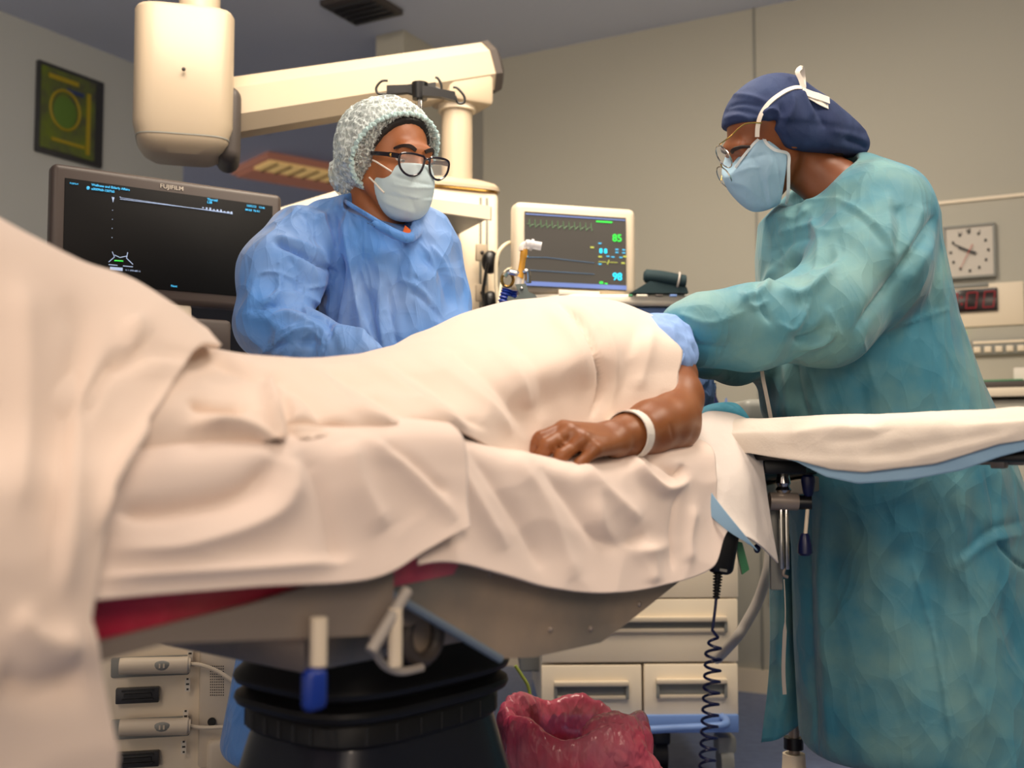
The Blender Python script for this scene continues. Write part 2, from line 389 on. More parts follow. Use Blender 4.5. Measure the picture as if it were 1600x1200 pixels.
def nets(f, lo, h):
    s = f < 0
    c = np.zeros(tuple(np.array(f.shape) - 1), np.uint8)
    offs = [(i, j, k) for i in (0, 1) for j in (0, 1) for k in (0, 1)]
    X, Y, Z = f.shape
    for i, j, k in offs: c += s[i:X - 1 + i, j:Y - 1 + j, k:Z - 1 + k]
    cells = np.argwhere((c > 0) & (c < 8)); vid = np.full(c.shape, -1, np.int32)
    vid[cells[:, 0], cells[:, 1], cells[:, 2]] = np.arange(len(cells))
    val = np.stack([f[cells[:, 0] + i, cells[:, 1] + j, cells[:, 2] + k] for i, j, k in offs], 1)
    acc = np.zeros((len(cells), 3)); cnt = np.zeros(len(cells)); O = np.array(offs, float)
    for a in range(8):
        for b in range(a + 1, 8):
            if np.abs(O[a] - O[b]).sum() != 1: continue
            m = (val[:, a] < 0) != (val[:, b] < 0); t = val[m, a] / (val[m, a] - val[m, b])
            acc[m] += O[a] + t[:, None] * (O[b] - O[a]); cnt[m] += 1
    V = lo + (cells + acc / np.maximum(cnt, 1)[:, None]) * h
    Fs = []
    for ax in range(3):
        sl0 = [slice(None)] * 3; sl1 = [slice(None)] * 3; sl0[ax] = slice(0, -1); sl1[ax] = slice(1, None)
        e = np.argwhere(s[tuple(sl0)] != s[tuple(sl1)]); b, c2 = (ax + 1) % 3, (ax + 2) % 3
        ok = (e[:, b] > 0) & (e[:, c2] > 0) & (e[:, b] < f.shape[b] - 1) & (e[:, c2] < f.shape[c2] - 1); e = e[ok]
        inside = s[e[:, 0], e[:, 1], e[:, 2]]; q = []
        for db, dc in ((-1, -1), (0, -1), (0, 0), (-1, 0)):
            t = e.copy(); t[:, b] += db; t[:, c2] += dc; q.append(vid[t[:, 0], t[:, 1], t[:, 2]])
        q = np.stack(q, 1); q[~inside] = q[~inside][:, ::-1]; Fs.append(q)
    return V, np.concatenate(Fs).astype(np.int32)
def vnormals(V, Fc):
    Fc = np.asarray(Fc); n = np.cross(V[Fc[:, 2]] - V[Fc[:, 0]], V[Fc[:, 3]] - V[Fc[:, 1]]); N = np.zeros_like(V)
    for i in range(4): np.add.at(N, Fc[:, i], n)
    return N / (np.linalg.norm(N, axis=1)[:, None] + 1e-12)
def smooth_mesh(V, Fc, it=1, lam=.5):
    E = np.concatenate([Fc[:, [0, 1]], Fc[:, [1, 2]], Fc[:, [2, 3]], Fc[:, [3, 0]]])
    for _ in range(it):
        A = np.zeros_like(V); c = np.zeros(len(V)); np.add.at(A, E[:, 0], V[E[:, 1]]); np.add.at(A, E[:, 1], V[E[:, 0]])
        np.add.at(c, E[:, 0], 1); np.add.at(c, E[:, 1], 1); V = V + lam * (A / np.maximum(c, 1)[:, None] - V)
    return V
def folds(V, Fc, strokes, facing=.05):
    """cloth folds: each (points, width, height, kind) is a ridge (+) or valley (-) running over the surface.
    points are where the fold lies in the photograph; relief is real displacement along the surface normal."""
    N = vnormals(V, Fc); P = to_px(V); view = V - np.array([0, 0, .95]); dist = np.linalg.norm(view, axis=1)
    view /= dist[:, None]; face = np.clip((-(N * view).sum(1) - facing) / .25, 0, 1); D = np.zeros(len(V))
    for st in strokes:
        pts, wd_, amp = st[:3]; kind = st[3] if len(st) > 3 else 'r'
        pts = spline(pts, 5) if len(pts) > 2 else np.array(pts, float); wd_ = float(wd_)
        lo = pts.min(0) - 3.5 * wd_; hi = pts.max(0) + 3.5 * wd_
        ix = np.where((P[:, 0] > lo[0]) & (P[:, 0] < hi[0]) & (P[:, 1] > lo[1]) & (P[:, 1] < hi[1]) & (face > 0))[0]
        if not len(ix): continue
        Q = P[ix]; best = np.full(len(ix), 1e9); sd = np.zeros(len(ix)); tt = np.zeros(len(ix)); k = len(pts) - 1
        for i in range(k):
            a, b = pts[i], pts[i + 1]; ba = b - a; L2 = ba @ ba + 1e-9; L = math.sqrt(L2)
            h = np.clip((Q - a) @ ba / L2, 0, 1); q = Q - a - h[:, None] * ba; dd = np.sqrt((q * q).sum(1))
            m = dd < best; best[m] = dd[m]; s_ = (ba[0] * (Q[:, 1] - a[1]) - ba[1] * (Q[:, 0] - a[0])) / L
            sd[m] = np.sign(s_[m]); tt[m] = (i + h[m]) / k
        x = best / wd_; tap = np.clip(np.sin(np.pi * np.clip(tt * .92 + .04, 0, 1)) * 1.6, 0, 1)
        if kind == 'r': g = np.exp(-1.1 * x ** 1.45)
        elif kind == 's': g = np.exp(-x * 1.6)                        # sharp crease
        elif kind == 'a': g = sd * x * np.exp(-x * x * .8) * 1.5       # step: high on one side, low on the other
        elif kind == 'h': g = np.where(sd > 0, np.exp(-x * x * .25), np.exp(-x * x * 5))   # overhang: gentle one side, steep other
        D[ix] += amp * g * tap * face[ix]
    return V + N * D[:, None]
def patch(ctrl, nu=60, nv_=60, thick=.003):
    """cloth from a lattice of world points (rows x cols): smooth interpolation, real thickness"""
    Cc = np.array(ctrl, float); rows = [spline(r, max(2, nu // (Cc.shape[1] - 1))) for r in Cc]; rows = np.array(rows)
    cols = np.array([spline(rows[:, j], max(2, nv_ // (Cc.shape[0] - 1))) for j in range(rows.shape[1])])   # (u, v, 3)
    return grid(cols, thick)
def grid(G, thick=.003):
    a, b = G.shape[:2]; V = G.reshape(-1, 3); idx = np.arange(a * b).reshape(a, b)
    Fc = np.stack([idx[:-1, :-1], idx[1:, :-1], idx[1:, 1:], idx[:-1, 1:]], -1).reshape(-1, 4)
    return V, Fc
def thicken(V, Fc, shape, t):
    """closed shell from a grid"""
    a, b = shape; N = vnormals(V, Fc); n = len(V); V2 = np.concatenate([V, V - N * t]); idx = np.arange(n).reshape(a, b)
    loop = list(idx[:, 0]) + list(idx[-1, 1:]) + list(idx[-2::-1, -1]) + list(idx[0, -2:0:-1])
    side = np.array([[loop[(i + 1) % len(loop)], loop[i], loop[i] + n, loop[(i + 1) % len(loop)] + n] for i in range(len(loop))])
    return V2, np.concatenate([Fc, Fc[:, ::-1] + n, side]).astype(np.int32)
def cloth(name, ctrl, m, parent, strokes=(), nu=60, nv_=60, t=.003, flip=False, wob=None, **kw):
    Cc = np.array(ctrl, float); rows = np.array([spline(r, max(2, nu // (Cc.shape[1] - 1))) for r in Cc])
    G = np.array([spline(rows[:, j], max(2, nv_ // (Cc.shape[0] - 1))) for j in range(rows.shape[1])])
    if flip: G = G[::-1]
    V, Fc = grid(G); 
    if wob is not None: V = wob(V)
    if strokes: V = folds(V, Fc, strokes)
    V2, F2 = thicken(V, Fc, G.shape[:2], t)
    return mesh_obj(name, V2, F2, m, parent, **kw)
# ------------------------------------------------------------------ anatomy
def inframe(f, c, R, s=1.0):
    c = np.array(c, np.float32); Rt = np.array(R, np.float32).T
    return lambda P: f(((P - c) @ Rt) / np.float32(s)) * s
def look(F, roll=0.0):
    F = nv(F); R = nv(np.cross(F, (0, 0, 1))); U = np.cross(R, F); a = math.radians(roll)
    return np.array([R * math.cos(a) - U * math.sin(a), F, U * math.cos(a) + R * math.sin(a)])     # right, forward, up
def head_sdf():
    fs = [ell((0, -.018, .030), (.073, .093, .080)), ell((0, .028, -.03), (.061, .064, .082)),
          ell((0, .05, -.092), (.03, .032, .022)), cone((-.05, .005, -.05), (-.018, .052, -.094), .02, .018), cone((.05, .005, -.05), (.018, .052, -.094), .02, .018),
          ell((-.036, .058, -.032), (.024, .024, .026)), ell((.036, .058, -.032), (.024, .024, .026)),
          cone((-.03, .080, .022), (.03, .080, .022), .010, .010)]
    base = union(fs, .022)
    def f(P):
        d = base(P)
        for sx in (-1, 1): d = smax(d, -ell((sx * .032, .099, .002), (.017, .013, .011))(P), .012)
        d = smin(d, cone((0, .088, .006), (0, .108, -.034), .0075, .0115)(P), .008)
        for sx in (-1, 1):
            d = smin(d, ell((sx * .012, .099, -.037), (.0075, .009, .007))(P), .005)
            d = smin(d, ell((sx * .031, .0815, .006), (.0155, .0085, .0062))(P), .003)       # upper lid
            d = smin(d, ell((sx * .031, .080, -.009), (.0145, .007, .0045))(P), .004)        # lower lid
            d = smin(d, ell((sx * .075, -.008, -.006), (.008, .018, .03))(P), .006)           # ear
            d = smax(d, -ell((sx * .084, -.006, -.004), (.005, .009, .017))(P), .004)
        d = smin(d, ell((0, .092, -.060), (.022, .009, .0055))(P), .004)
        d = smin(d, ell((0, .090, -.069), (.019, .009, .006))(P), .004)
        return d
    return f
HEAD = head_sdf()
def eyes(parent, c, R, s, gaze=(0, -.35)):
    c = np.array(c, float)
    for sx in (-1, 1):
        p = c + (np.array([sx * .031, .0715, -.001]) @ R) * s
        e = B('eye', MB().sph(p, .0125 * s), M['eye'], parent)
        g = nv(np.array([0.1 * 0, 1, gaze[1]]) @ R)
        B('iris', MB().sph(p + g * .0075 * s, .0062 * s), M['iris'], e)
def brows(parent, c, R, s):
    for sx in (-1, 1):
        pts = spline([np.array([sx * x, y, z]) for x, y, z in ((.012, .0955, .021), (.026, .0945, .027), (.040, .084, .026), (.050, .072, .019))], 6)
        pts = np.array(c) + (pts @ R) * s
        B('eyebrow', MB().ribbon(pts, nv(R[1]), np.interp(np.linspace(0, 1, len(pts)), [0, .4, 1], [.007, .008, .003]) * s, .004 * s), M['brow'], parent)
def hand_sdf(wrist, R, s=1.0, side=1, curl=(.5, .6, .4), spread=.03, thumb=(.5, .4), curls=None):
    """R rows: radial (thumb side), distal, dorsal.  side only mirrors nothing: pass a mirrored frame"""
    mcp = [(.027, .086, .003), (.008, .092, .006), (-.012, .087, .003), (-.030, .077, -.004)]
    L = [(.043, .025, .020), (.047, .029, .021), (.043, .027, .021), (.034, .020, .018)]
    r = [.0098, .0100, .0094, .0084]
    palm = union([cone((.014, .004, 0), mcp[0], .016, .0125), cone((.004, .004, .002), mcp[1], .0165, .0125),
                  cone((-.006, .004, .001), mcp[2], .0165, .012), cone((-.014, .004, -.001), mcp[3], .016, .0115)], .012)
    fingers = []; tips = []
    for i in range(4):
        cc = curls[i] if curls else curl; p = np.array(mcp[i]); a = 0; pts = [p]; sp = (1.5 - i) * spread
        for k in range(3):
            a += cc[k]; dv = np.array([math.sin(sp) * math.cos(a), math.cos(a) * math.cos(sp), -math.sin(a)]); p = p + dv * L[i][k]; pts.append(p)
        fingers.append(chain(pts, [r[i] * 1.12, r[i] * 1.06, r[i] * .98, r[i] * .8], .004)); tips.append((pts[-1], dv, a))
    t0 = np.array([.020, .018, -.008]); a1, a2 = thumb
    d1 = nv((math.sin(.75), math.cos(.75), -.25)); t1 = t0 + d1 * .044
    d2 = nv((math.sin(.75 - a1), math.cos(.75 - a1), -.30)); t2 = t1 + d2 * .032
    d3 = nv((math.sin(.75 - a1 - a2), math.cos(.75 - a1 - a2), -.35)); t3 = t2 + d3 * .024
    th = chain([t0, t1, t2, t3], [.016, .0125, .0108, .009], .006)
    def f(P):
        d = smin(palm(P), th(P), .010); g = fingers[0](P)
        for q in fingers[1:]: g = smin(g, q(P), .0018)
        return smin(d, g, .006)
    return inframe(f, wrist, R, s), tips
def hframe(distal, dorsal, mirror=False):
    y = nv(distal); z = np.array(dorsal, float); z = nv(z - y * (z @ y)); x = np.cross(y, z)
    return np.array([-x if mirror else x, y, z])
def region(f, *cuts):
    """f intersected with half spaces (point, outward normal, softness)"""
    cs = [(np.array(p, np.float32), nv(n).astype(np.float32), k) for p, n, k in cuts]
    def g(P):
        d = f(P)
        for p, n, k in cs: d = smax(d, (P - p) @ n, k)
        return d
    return g
def offset(f, t): return lambda P: f(P) - t
def build_sdf(name, f, lo, hi, h, m, parent, strokes=(), sm=1, label=None, warp=None, ruf=None):
    V, Fc = polygonise(f, lo, hi, h)
    if sm: V = smooth_mesh(V, Fc, sm)
    if strokes: V = folds(V, Fc, strokes); V = smooth_mesh(V, Fc, 1, .35)
    if ruf is not None: V = ruf(V, Fc)
    return mesh_obj(name, V, Fc, m, parent, label=label)
def noise_ruffle(sc, amp, seed=0.0, aniso=(1, 1, 1), ridged=False):
    def g(V, Fc):
        N = vnormals(V, Fc); q = V * np.array(aniso) * sc + seed
        if ridged: d = np.array([1 - abs(mnoise.noise(Vector(p))) * 2 for p in q])
        else: d = np.array([mnoise.noise(Vector(p)) + .5 * mnoise.noise(Vector(p) * 2.1) for p in q])
        return V + N * (d * amp)[:, None]
    return g
def bb(pts, pad):
    P = np.array(pts, float); return P.min(0) - pad, P.max(0) + pad
# =================================================================== THE TABLE FRAME
U_ = nv((-.64, -.77, 0)); NR = nv((.77, -.64, 0)); H0 = np.array([.36, 2.25, 0])
def T(s, w, z): p = H0 + U_ * s + NR * w; return np.array([p[0], p[1], z])
def zm(s): return .985 - .052 * s               # mattress top, head slightly raised

# =================================================================== ROOM
LW = nv((.483, .876, 0)); BW = nv((-.875, .484, 0)); CEIL = 2.75
def wallquad(name, a, b, z0, z1, m, t=.08, side=1):
    a = np.array([a[0], a[1], 0.]); b = np.array([b[0], b[1], 0.]); d = nv(b - a); n = np.array([-d[1], d[0], 0]) * side * t
    mb = MB().prism([a + (0, 0, z0), b + (0, 0, z0), b + (0, 0, z1), a + (0, 0, z1)], n)
    return B(name, mb, m, kind='structure')
Bp = lambda t: np.array([.96 - .875 * t, 4.35 + .484 * t, 0])        # point on the rear right wall
Lp = lambda t: np.array([-2.07 + .483 * t, 4.41 + .876 * t, 0])       # point on the left wall
wallquad('wall_left', Lp(-5.2)[:2], Lp(.955)[:2], 0, CEIL, M['wall_left'], .15, 1)
wallquad('wall_back', Bp(1.25)[:2], Bp(-3.4)[:2], 0, CEIL, M['wall'], .1, 1)
wallquad('wall_partition', (-.464, 4.56), (-.464 + .483 * 4, 4.56 + .876 * 4), 0, CEIL, M['wall'], .145, 1)
wallquad('wall_right', Bp(-3.4)[:2], Bp(-3.4)[:2] - LW[:2] * 6, 0, CEIL, M['wall'], .1, -1)
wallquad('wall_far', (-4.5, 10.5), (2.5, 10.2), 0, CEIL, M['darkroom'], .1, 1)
wallquad('wall_side', (-4.6, 10.5), (-1.75, 5.45), 0, CEIL, M['darkroom'], .1, 1) if 0 else None
fl = B('floor', MB().box((0, 4, -.05), (14, 16, .1)), M['floor'], kind='structure')
ce = B('ceiling', MB().box((0, 4, CEIL + .05), (14, 16, .1)), M['ceil'], kind='structure')
bd = BW; mbb = MB().prism([Bp(1.2) + (0, 0, 0), Bp(-3.4), Bp(-3.4) + (0, 0, .09), Bp(1.2) + (0, 0, .09)], np.array([-.484, -.875, 0]) * .012)
B('baseboard_back', mbb, M['cream2'], kind='structure')
# vertical panel joint on the rear wall
j = Bp(-.03) ; nB = np.array([-.484, -.875, 0])
B('trim_1', MB().box(j + nB * .003 + (0, 0, 1.375), (.008, .006, 2.75), frame(-bd)), M['greyplastic'], kind='structure')

def wallpt(px, py, off=0):        # a point of the rear wall plane seen at a pixel, moved off the wall towards the room
    r = W(px, py, 1.0) - np.array([0, 0, .95]); o = np.array([0, 0, .95]); p0 = Bp(0)
    t = ((p0 + nB * off - o) @ nB) / (r @ nB); return o + r * t
FB = frame(-bd)                    # local x along the wall to the right, y into the wall, z up
# service panel with clock
def panel():
    c = thing('service_panel', 'large beige flush service panel on the rear wall behind the clock', 'panel', Bp(-.75))
    xs = 0.0; a = Bp(-.06) ; b = Bp(-1.75); z1 = wallpt(1460, 315)[2]
    cen = (a + b) / 2; L = np.linalg.norm(b - a)
    B('panel_board', MB().box(cen + nB * .008 + (0, 0, (z1 + .35) / 2), (L, .016, z1 - .35), FB, .004), M['wall'], c)
    B('panel_rim', MB().box(cen + nB * .018 + (0, 0, z1 - .012), (L, .012, .012), FB), M['cream2'], c)
    p = wallpt(1540, 470, .016); q = wallpt(1565, 470, .016)
    B('inset_plate', MB().box(wallpt(1515, 478, .02), (.36, .008, .155), FB, .003), M['cream2'], c)
    return c
panel()
def clock():
    p = wallpt(1515, 393, .03); r = thing('wall_clock', 'square white analogue wall clock with black hands and red second hand', 'clock', p)
    w = np.linalg.norm(wallpt(1554, 393, .03) - wallpt(1477, 393, .03)); h = abs(wallpt(1515, 354, .03)[2] - wallpt(1515, 434, .03)[2])
    fr = MB(); t = .008
    for dx, dz, sx, sz in ((0, h / 2, w + t, t), (0, -h / 2, w + t, t), (w / 2, 0, t, h), (-w / 2, 0, t, h)): fr.box(p + FB[0] * dx + (0, 0, dz), (sx, .022, sz), FB)
    B('clock_frame', fr, M['greyplastic'], r)
    f = B('dial', MB().box(p + nB * .002 * -1, (w, .012, h), FB), M['clockface'], r)
    o = p + nB * .006; mk = MB()
    for k in range(12):
        a = math.pi * 2 * k / 12; q = o + FB[0] * math.sin(a) * w * .38 + np.array([0, 0, 1]) * math.cos(a) * h * .38
        B('hour_mark', MB().box(q, (.008, .002, .010 if k else .014), FB), M['ink'], f)
    mk = MB(); X = FB[0]; Z = np.array([0, 0, 1.])
    mk.text('11', o + X * (-.19 * w - .008) + Z * h * .33, X, Z, .014); mk.text('12', o + X * -.012 + Z * h * .375, X, Z, .014); mk.text('1', o + X * .19 * w + Z * h * .33, X, Z, .014)
    B('numerals', mk, M['ink'], f)
    def hand(ang, L, wd_, back, m, name, off):
        d = X * math.sin(ang) + Z * math.cos(ang); n_ = np.cross(d, nB)
        P = [o + nB * off - d * back - n_ * wd_, o + nB * off - d * back + n_ * wd_, o + nB * off + d * L + n_ * wd_ * .5, o + nB * off + d * L - n_ * wd_ * .5]
        B(name, MB().prism(P, nB * .0015), m, r)
    hand(math.radians(-60), .36 * w, .0042, .07 * w, M['black'], 'minute_hand', .004)
    hand(math.radians(-66), .24 * w, .0055, .14 * w, M['black'], 'hour_hand', .006)
    hand(math.radians(207), .40 * w, .0014, .16 * w, M['redhand'], 'second_hand', .008)
clock()
def led():
    p = wallpt(1527, 469, .03); r = thing('digital_timer', 'red digit LED timer window under the wall clock', 'timer', p); X = FB[0]; Z = np.array([0, 0, 1.])
    w = .235; h = .083
    B('display_window', MB().box(p + X * -.05, (w, .014, h), FB, .003), M['led_off'], r)
    seg = {'0': 'abcdef'}; 
    def digit(cx):
        mb = MB(); hw, hh = .017, .028; o = p + X * cx + nB * .0075; t = .005; tilt = .004
        for a, b in (((-hw, hh), (hw, hh)), ((-hw, -hh), (hw, -hh)), ((-hw, 0.002), (-hw, hh)), ((-hw, -hh), (-hw, -.002)), ((hw, .002), (hw, hh)), ((hw, -hh), (hw, -.002))):
            A = o + X * (a[0] + a[1] * .12) + Z * a[1]; Bq = o + X * (b[0] + b[1] * .12) + Z * b[1]; mb.tube([A, Bq], .0022, 6)
        B('digit', mb, M['t_red'], r)
    for cx in (.04, -.018, -.085, -.135): digit(cx)
    B('colon', MB().sph(p + X * -.052 + Z * .012 + nB * .0075, .0042, 8).sph(p + X * -.052 - Z * .012 + nB * .0075, .0042, 8), M['t_red'], r)
    B('label_strip', MB().box(wallpt(1500, 447, .026), (.19, .006, .016), FB, .002), M['greyplastic'], r)
led()
def sw():
    p = wallpt(1561, 542, .03); r = thing('switch_panel', 'grey switch strip with a row of five buttons on rear wall', 'switch panel', p); X = FB[0]
    B('plate', MB().box(p, (.19, .014, .056), FB, .004), M['greyplastic'], r)
    for k in range(5): B('button', MB().box(p + X * (-.072 + k * .036) + nB * .010 - (0, 0, .008), (.024, .008, .022), FB, .003), M['cream2'], r)
    B('legend_strip', MB().box(p + nB * .009 + (0, 0, .018), (.17, .004, .010), FB), M['cream2'], r)
sw()
g_ = wallpt(1506, 521, .02); B('indicator_lamp', MB().sph(g_, .008, 8), M['t_green']); tag(bpy.data.objects['indicator_lamp'], 'small green indicator light on the wall beside the teal gown', 'light')
# counter with boxes at far right
def counter():
    c = thing('side_counter', 'beige counter shelf along the rear wall at the right edge', 'counter', Bp(-1.0) + nB * .2)
    z = wallpt(1570, 606, .3)[2]
    B('worktop', MB().box(Bp(-1.2) + nB * .17 + (0, 0, z - .015), (1.3, .32, .03), FB, .004), M['cream2'], c)
    B('cabinet_body', MB().box(Bp(-1.2) + nB * .16 + (0, 0, z / 2 - .02), (1.26, .28, z - .04), FB, .004), M['wall'], c)
    z2 = z; p = wallpt(1600, 600, .20)
    a = tag(B('supply_box', MB().box(np.array([p[0] + .03, p[1], z + .035]), (.11, .14, .07), FB, .006), M['white']), 'white supply box on the beige side counter', 'box')
    p = wallpt(1563, 600, .22)
    t = thing('supply_tray', 'dark tray with green lining on the side counter', 'tray', (p[0], p[1], z))
    B('tray_body', MB().box(np.array([p[0], p[1], z + .012]), (.17, .14, .024), FB, .004), M['grout'], t)
    B('lining', MB().box(np.array([p[0], p[1], z + .026]), (.15, .12, .008), FB, .002), M['green'], t)
counter()
# ceiling vent
def vent():
    d = 4.30; p = W(566, -52, d); p[2] = CEIL
    r = thing('ceiling_vent', 'dark square vent grille in the ceiling above the arm', 'vent', p)
    B('vent_frame', MB().box(p - (0, 0, .012), (.24, .24, .024), frame(-bd), .003), M['grout'], r)
    for k in range(5): B('slat', MB().box(p + frame(-bd)[1] * (-.08 + .04 * k) - (0, 0, .028), (.20, .012, .012), frame(-bd)), M['frame'], r)
vent()
# lit lamp panel and detector of the darker room beyond
def farlamp():
    c = (W(372, 268, 6.6) + W(520, 262, 6.6)) / 2; z = CEIL
    a, b = W(372, 272, 6.85), W(560, 234, 7.4); a[2] = b[2] = z; L = 1.5; ex = nv(b - a); ey = np.cross((0, 0, 1), ex)
    cc = a + ex * L / 2 - ey * .22
    r = thing('ceiling_lamp', 'warm louvred ceiling lamp in the dark room beyond the opening', 'ceiling lamp', cc)
    R = np.array([ex, ey, (0, 0, 1)])
    B('lamp_housing', MB().box(cc - (0, 0, .02), (L + .06, .52, .04), R, .004), M['louver_o'], r)
    B('diffuser', MB().box(cc - ey * .12 - (0, 0, .045), (L, .22, .02), R), M['louver'], r)
    B('reflector', MB().box(cc + ey * .13 - (0, 0, .045), (L, .22, .02), R), M['louver_o'], r)
    for k in range(16): B('louver_blade', MB().box(cc - ey * .12 + ex * (-L / 2 + .05 + k * (L - .1) / 15) - (0, 0, .06), (.012, .22, .012), R), M['louver_d'], r)
    d = W(415, 232, 5.9); d[2] = CEIL - .02
    s = thing('smoke_detector', 'small round grey smoke detector on the dark ceiling', 'smoke detector', (d[0], d[1], CEIL))
    B('detector_body', MB().lathe((d[0], d[1], CEIL - .05), [(.03, 0), (.05, .012), (.055, .05)], 24), M['frame'], s)
farlamp()
# picture on the left wall
def picture():
    nL = np.array([LW[1], -LW[0], 0]); FL = frame(LW)
    def lp(px, py, off=0):
        r = W(px, py, 1.0) - np.array([0, 0, .95]); o = np.array([0, 0, .95]); t = ((Lp(0) + nL * off - o) @ nL) / (r @ nL); return o + r * t
    a, b, c_, d = lp(56, 97), lp(158, 128), lp(50, 238), lp(156, 262); cen = (a + b + c_ + d) / 4; w = np.linalg.norm((b - a)[:2]); h = ((a - c_)[2] + (b - d)[2]) / 2
    r = thing('picture', 'dark framed yellow and green artwork hanging on the left wall', 'picture', cen)
    B('picture_frame', MB().box(cen + nL * .012, (w, .024, h), FL, .004), M['frame'], r)
    pr = B('print', MB().box(cen + nL * .026 - FL[0] * .02, (w * .82, .004, h * .90), FL), M['art'], r)
    o = cen + nL * .030 - FL[0] * .02; X = FL[0]; Z = np.array([0, 0, 1.])
    B('yellow_shapes', MB().box(o + X * w * .30 - Z * .02, (.02, .003, h * .7), FL).box(o + X * .0 - Z * h * .33, (w * .5, .003, .014), FL).tube([o - X * .02 + X * .075 * math.cos(t) + Z * (.01 + .085 * math.sin(t)) for t in np.linspace(0, 6.28, 28)[:-1]], .006, 6, closed=True).box(o + Z * h * .36 - X * .03, (w * .45, .003, .02), FL), M['artyellow'], pr)
    B('green_shape', MB().sph(o - X * .02, (.06, .003, .07), 10, FL), M['artgreen'], pr)
    B('blue_shape', MB().box(o + Z * .10 + X * .03, (.09, .003, .018), FL), M['artblue'], pr)
picture()

# =================================================================== CEILING PENDANT: ARM, HEAD, COLUMN
def pendant():
    r = thing('equipment_pendant', 'cream ceiling-mounted arm with drop head and service column behind the masked person', 'pendant', (-.5, 3.0, CEIL))
    c = W(288, 140, 2.75); R = frame((1, .28, 0)); hz = M_(197, 2.75) / 2
    mb = MB(); prof = []
    zt = W(288, 28, 2.75)[2]; zb = W(288, 250, 2.75)[2]; H = zt - zb
    mb.lathe((c[0], c[1], zb), [(.075, 0), (.098, .014), (.112, .035), (.114, .05), (.122, .075), (.122, H - .012), (.116, H - .003), (.10, H)], 48, R, 1, .85, 5.0)
    B('pivot_head', mb, M['pend'], r)
    B('head_seam', MB().lathe((c[0], c[1], zb + .040), [(.1145, 0), (.1145, .003)], 48, R, 1, .85, 5.0), M['greyplastic'], r)
    B('screw', MB().sph(W(287, 108, 2.64), .005, 8), M['grout'], r)
    B('drop_tube', MB().cyl((c[0] + .03, c[1] + .02, zt - .01), (c[0] + .03, c[1] + .02, CEIL), .052, n=32), M['pend'], r)
    B('joint_cover', MB().box(c + np.array([.10, .06, -.09]), (.06, .16, .20), R, .03, 4), M['grout'], r)
    # beam
    A0, A1 = W(362, 170, 2.85), W(752, 110, 3.22); ax = nv(A1 - A0); sd = nv(np.cross(ax, (0, 0, 1))); up = np.cross(sd, ax)
    Hh = M_(86, 2.85) / 2; Wd = .075; pr = [(-Wd, -Hh * .45), (-Wd * .6, -Hh), (Wd * .6, -Hh), (Wd, -Hh * .45), (Wd, Hh * .5), (Wd * .55, Hh), (-Wd * .55, Hh), (-Wd, Hh * .5)]
    B('arm_beam', MB().prism([A0 - ax * .07 + sd * x + up * z for x, z in pr], ax * (np.linalg.norm(A1 - A0) + .07)), M['pend'], r)
    E = A1
    B('end_cap', MB().add(*capprism(E, ax, sd, up, pr, .045)), M['grout'], r)
    q = W(712, 190, 3.2)
    B('elbow_bracket', MB().box(W(722, 140, 3.18) , (.15, .13, .11), frame(ax * (1, 1, 0)), .015), M['pend'], r)
    top = W(714, 165, 3.18); bot = W(714, 275, 3.18)
    B('column_tube', MB().cyl(bot - (0, 0, .03), top, .046, n=32), M['pend'], r)
    B('tube_collar', MB().cyl(top - (0, 0, .02), top + (0, 0, .012), .056, n=32), M['cream2'], r)
    # service column
    RC = frame((.92, .39, 0)); cc = W(703, 300, 3.22); zt = W(700, 293, 3.12)[2]; zb2 = .75
    B('column_body', MB().box((cc[0], cc[1], (zt + zb2) / 2), (.235, .22, zt - zb2), RC, .022, 4), M['cream2'], r)
    B('column_lid', MB().lathe((cc[0], cc[1], zt), [(.128, 0), (.128, .010), (.118, .022), (.085, .036), (.05, .042)], 48, RC, 1, .94, 6.0), M['pend'], r)
    B('lid_seam', MB().lathe((cc[0], cc[1], zt - .006), [(.123, 0), (.123, .007)], 48, RC, 1, .94, 6.0), M['gold'], r)
    fx = RC[0]; fy = RC[1]; front = cc - fy * .112
    B('rail_groove', MB().box(np.array([front[0], front[1], (zt + zb2) / 2]) + fx * .055, (.006, .004, zt - zb2 - .05), RC).box(np.array([front[0], front[1], (zt + zb2) / 2]) + fx * .075, (.006, .004, zt - zb2 - .05), RC), M['greyplastic'], r)
    for py in (395, 458):
        p = W(752, py, 3.10)
        pl = B('socket_plate', MB().box(p, (.035, .012, .05), RC, .004), M['pend'], r)
        B('socket_hole', MB().sph(p - fy * .006, .006, 8), M['grout'], pl)
        tag(B('power_plug', MB().sph(p - fy * .025 + fx * .018 - (0, 0, .03), (.026, .022, .034), 12, RC), M['black']), 'black power plug in the upper column socket' if py < 400 else 'black power plug in the lower column socket', 'plug')
    p = W(757, 410, 3.06)
    tag(B('hanging_cord', MB().tube(spline([W(762, 410, 3.05), W(757, 440, 3.05), W(755, 460, 3.05), W(759, 490, 3.05), W(757, 560, 3.06)], 6), .005, 8), M['black']), 'black power cord hanging down the side of service column', 'cord')
    sh = W(700, 330, 3.0)
    s = B('shelf', MB().prism([W(590, 315, 2.72), W(764, 334, 2.90), W(764, 334, 2.90) + fy * .3, W(590, 315, 2.72) + fy * .3], (0, 0, -.012)), M['greyplastic'], r)
    B('shelf_rail', MB().prism([W(590, 300, 2.70), W(766, 322, 2.88), W(766, 343, 2.88), W(590, 318, 2.70)], (.004, .016, 0)), M['cream2'], s)
    B('shelf_knob', MB().sph(W(733, 322, 2.87), .007, 8), M['pend'], s)
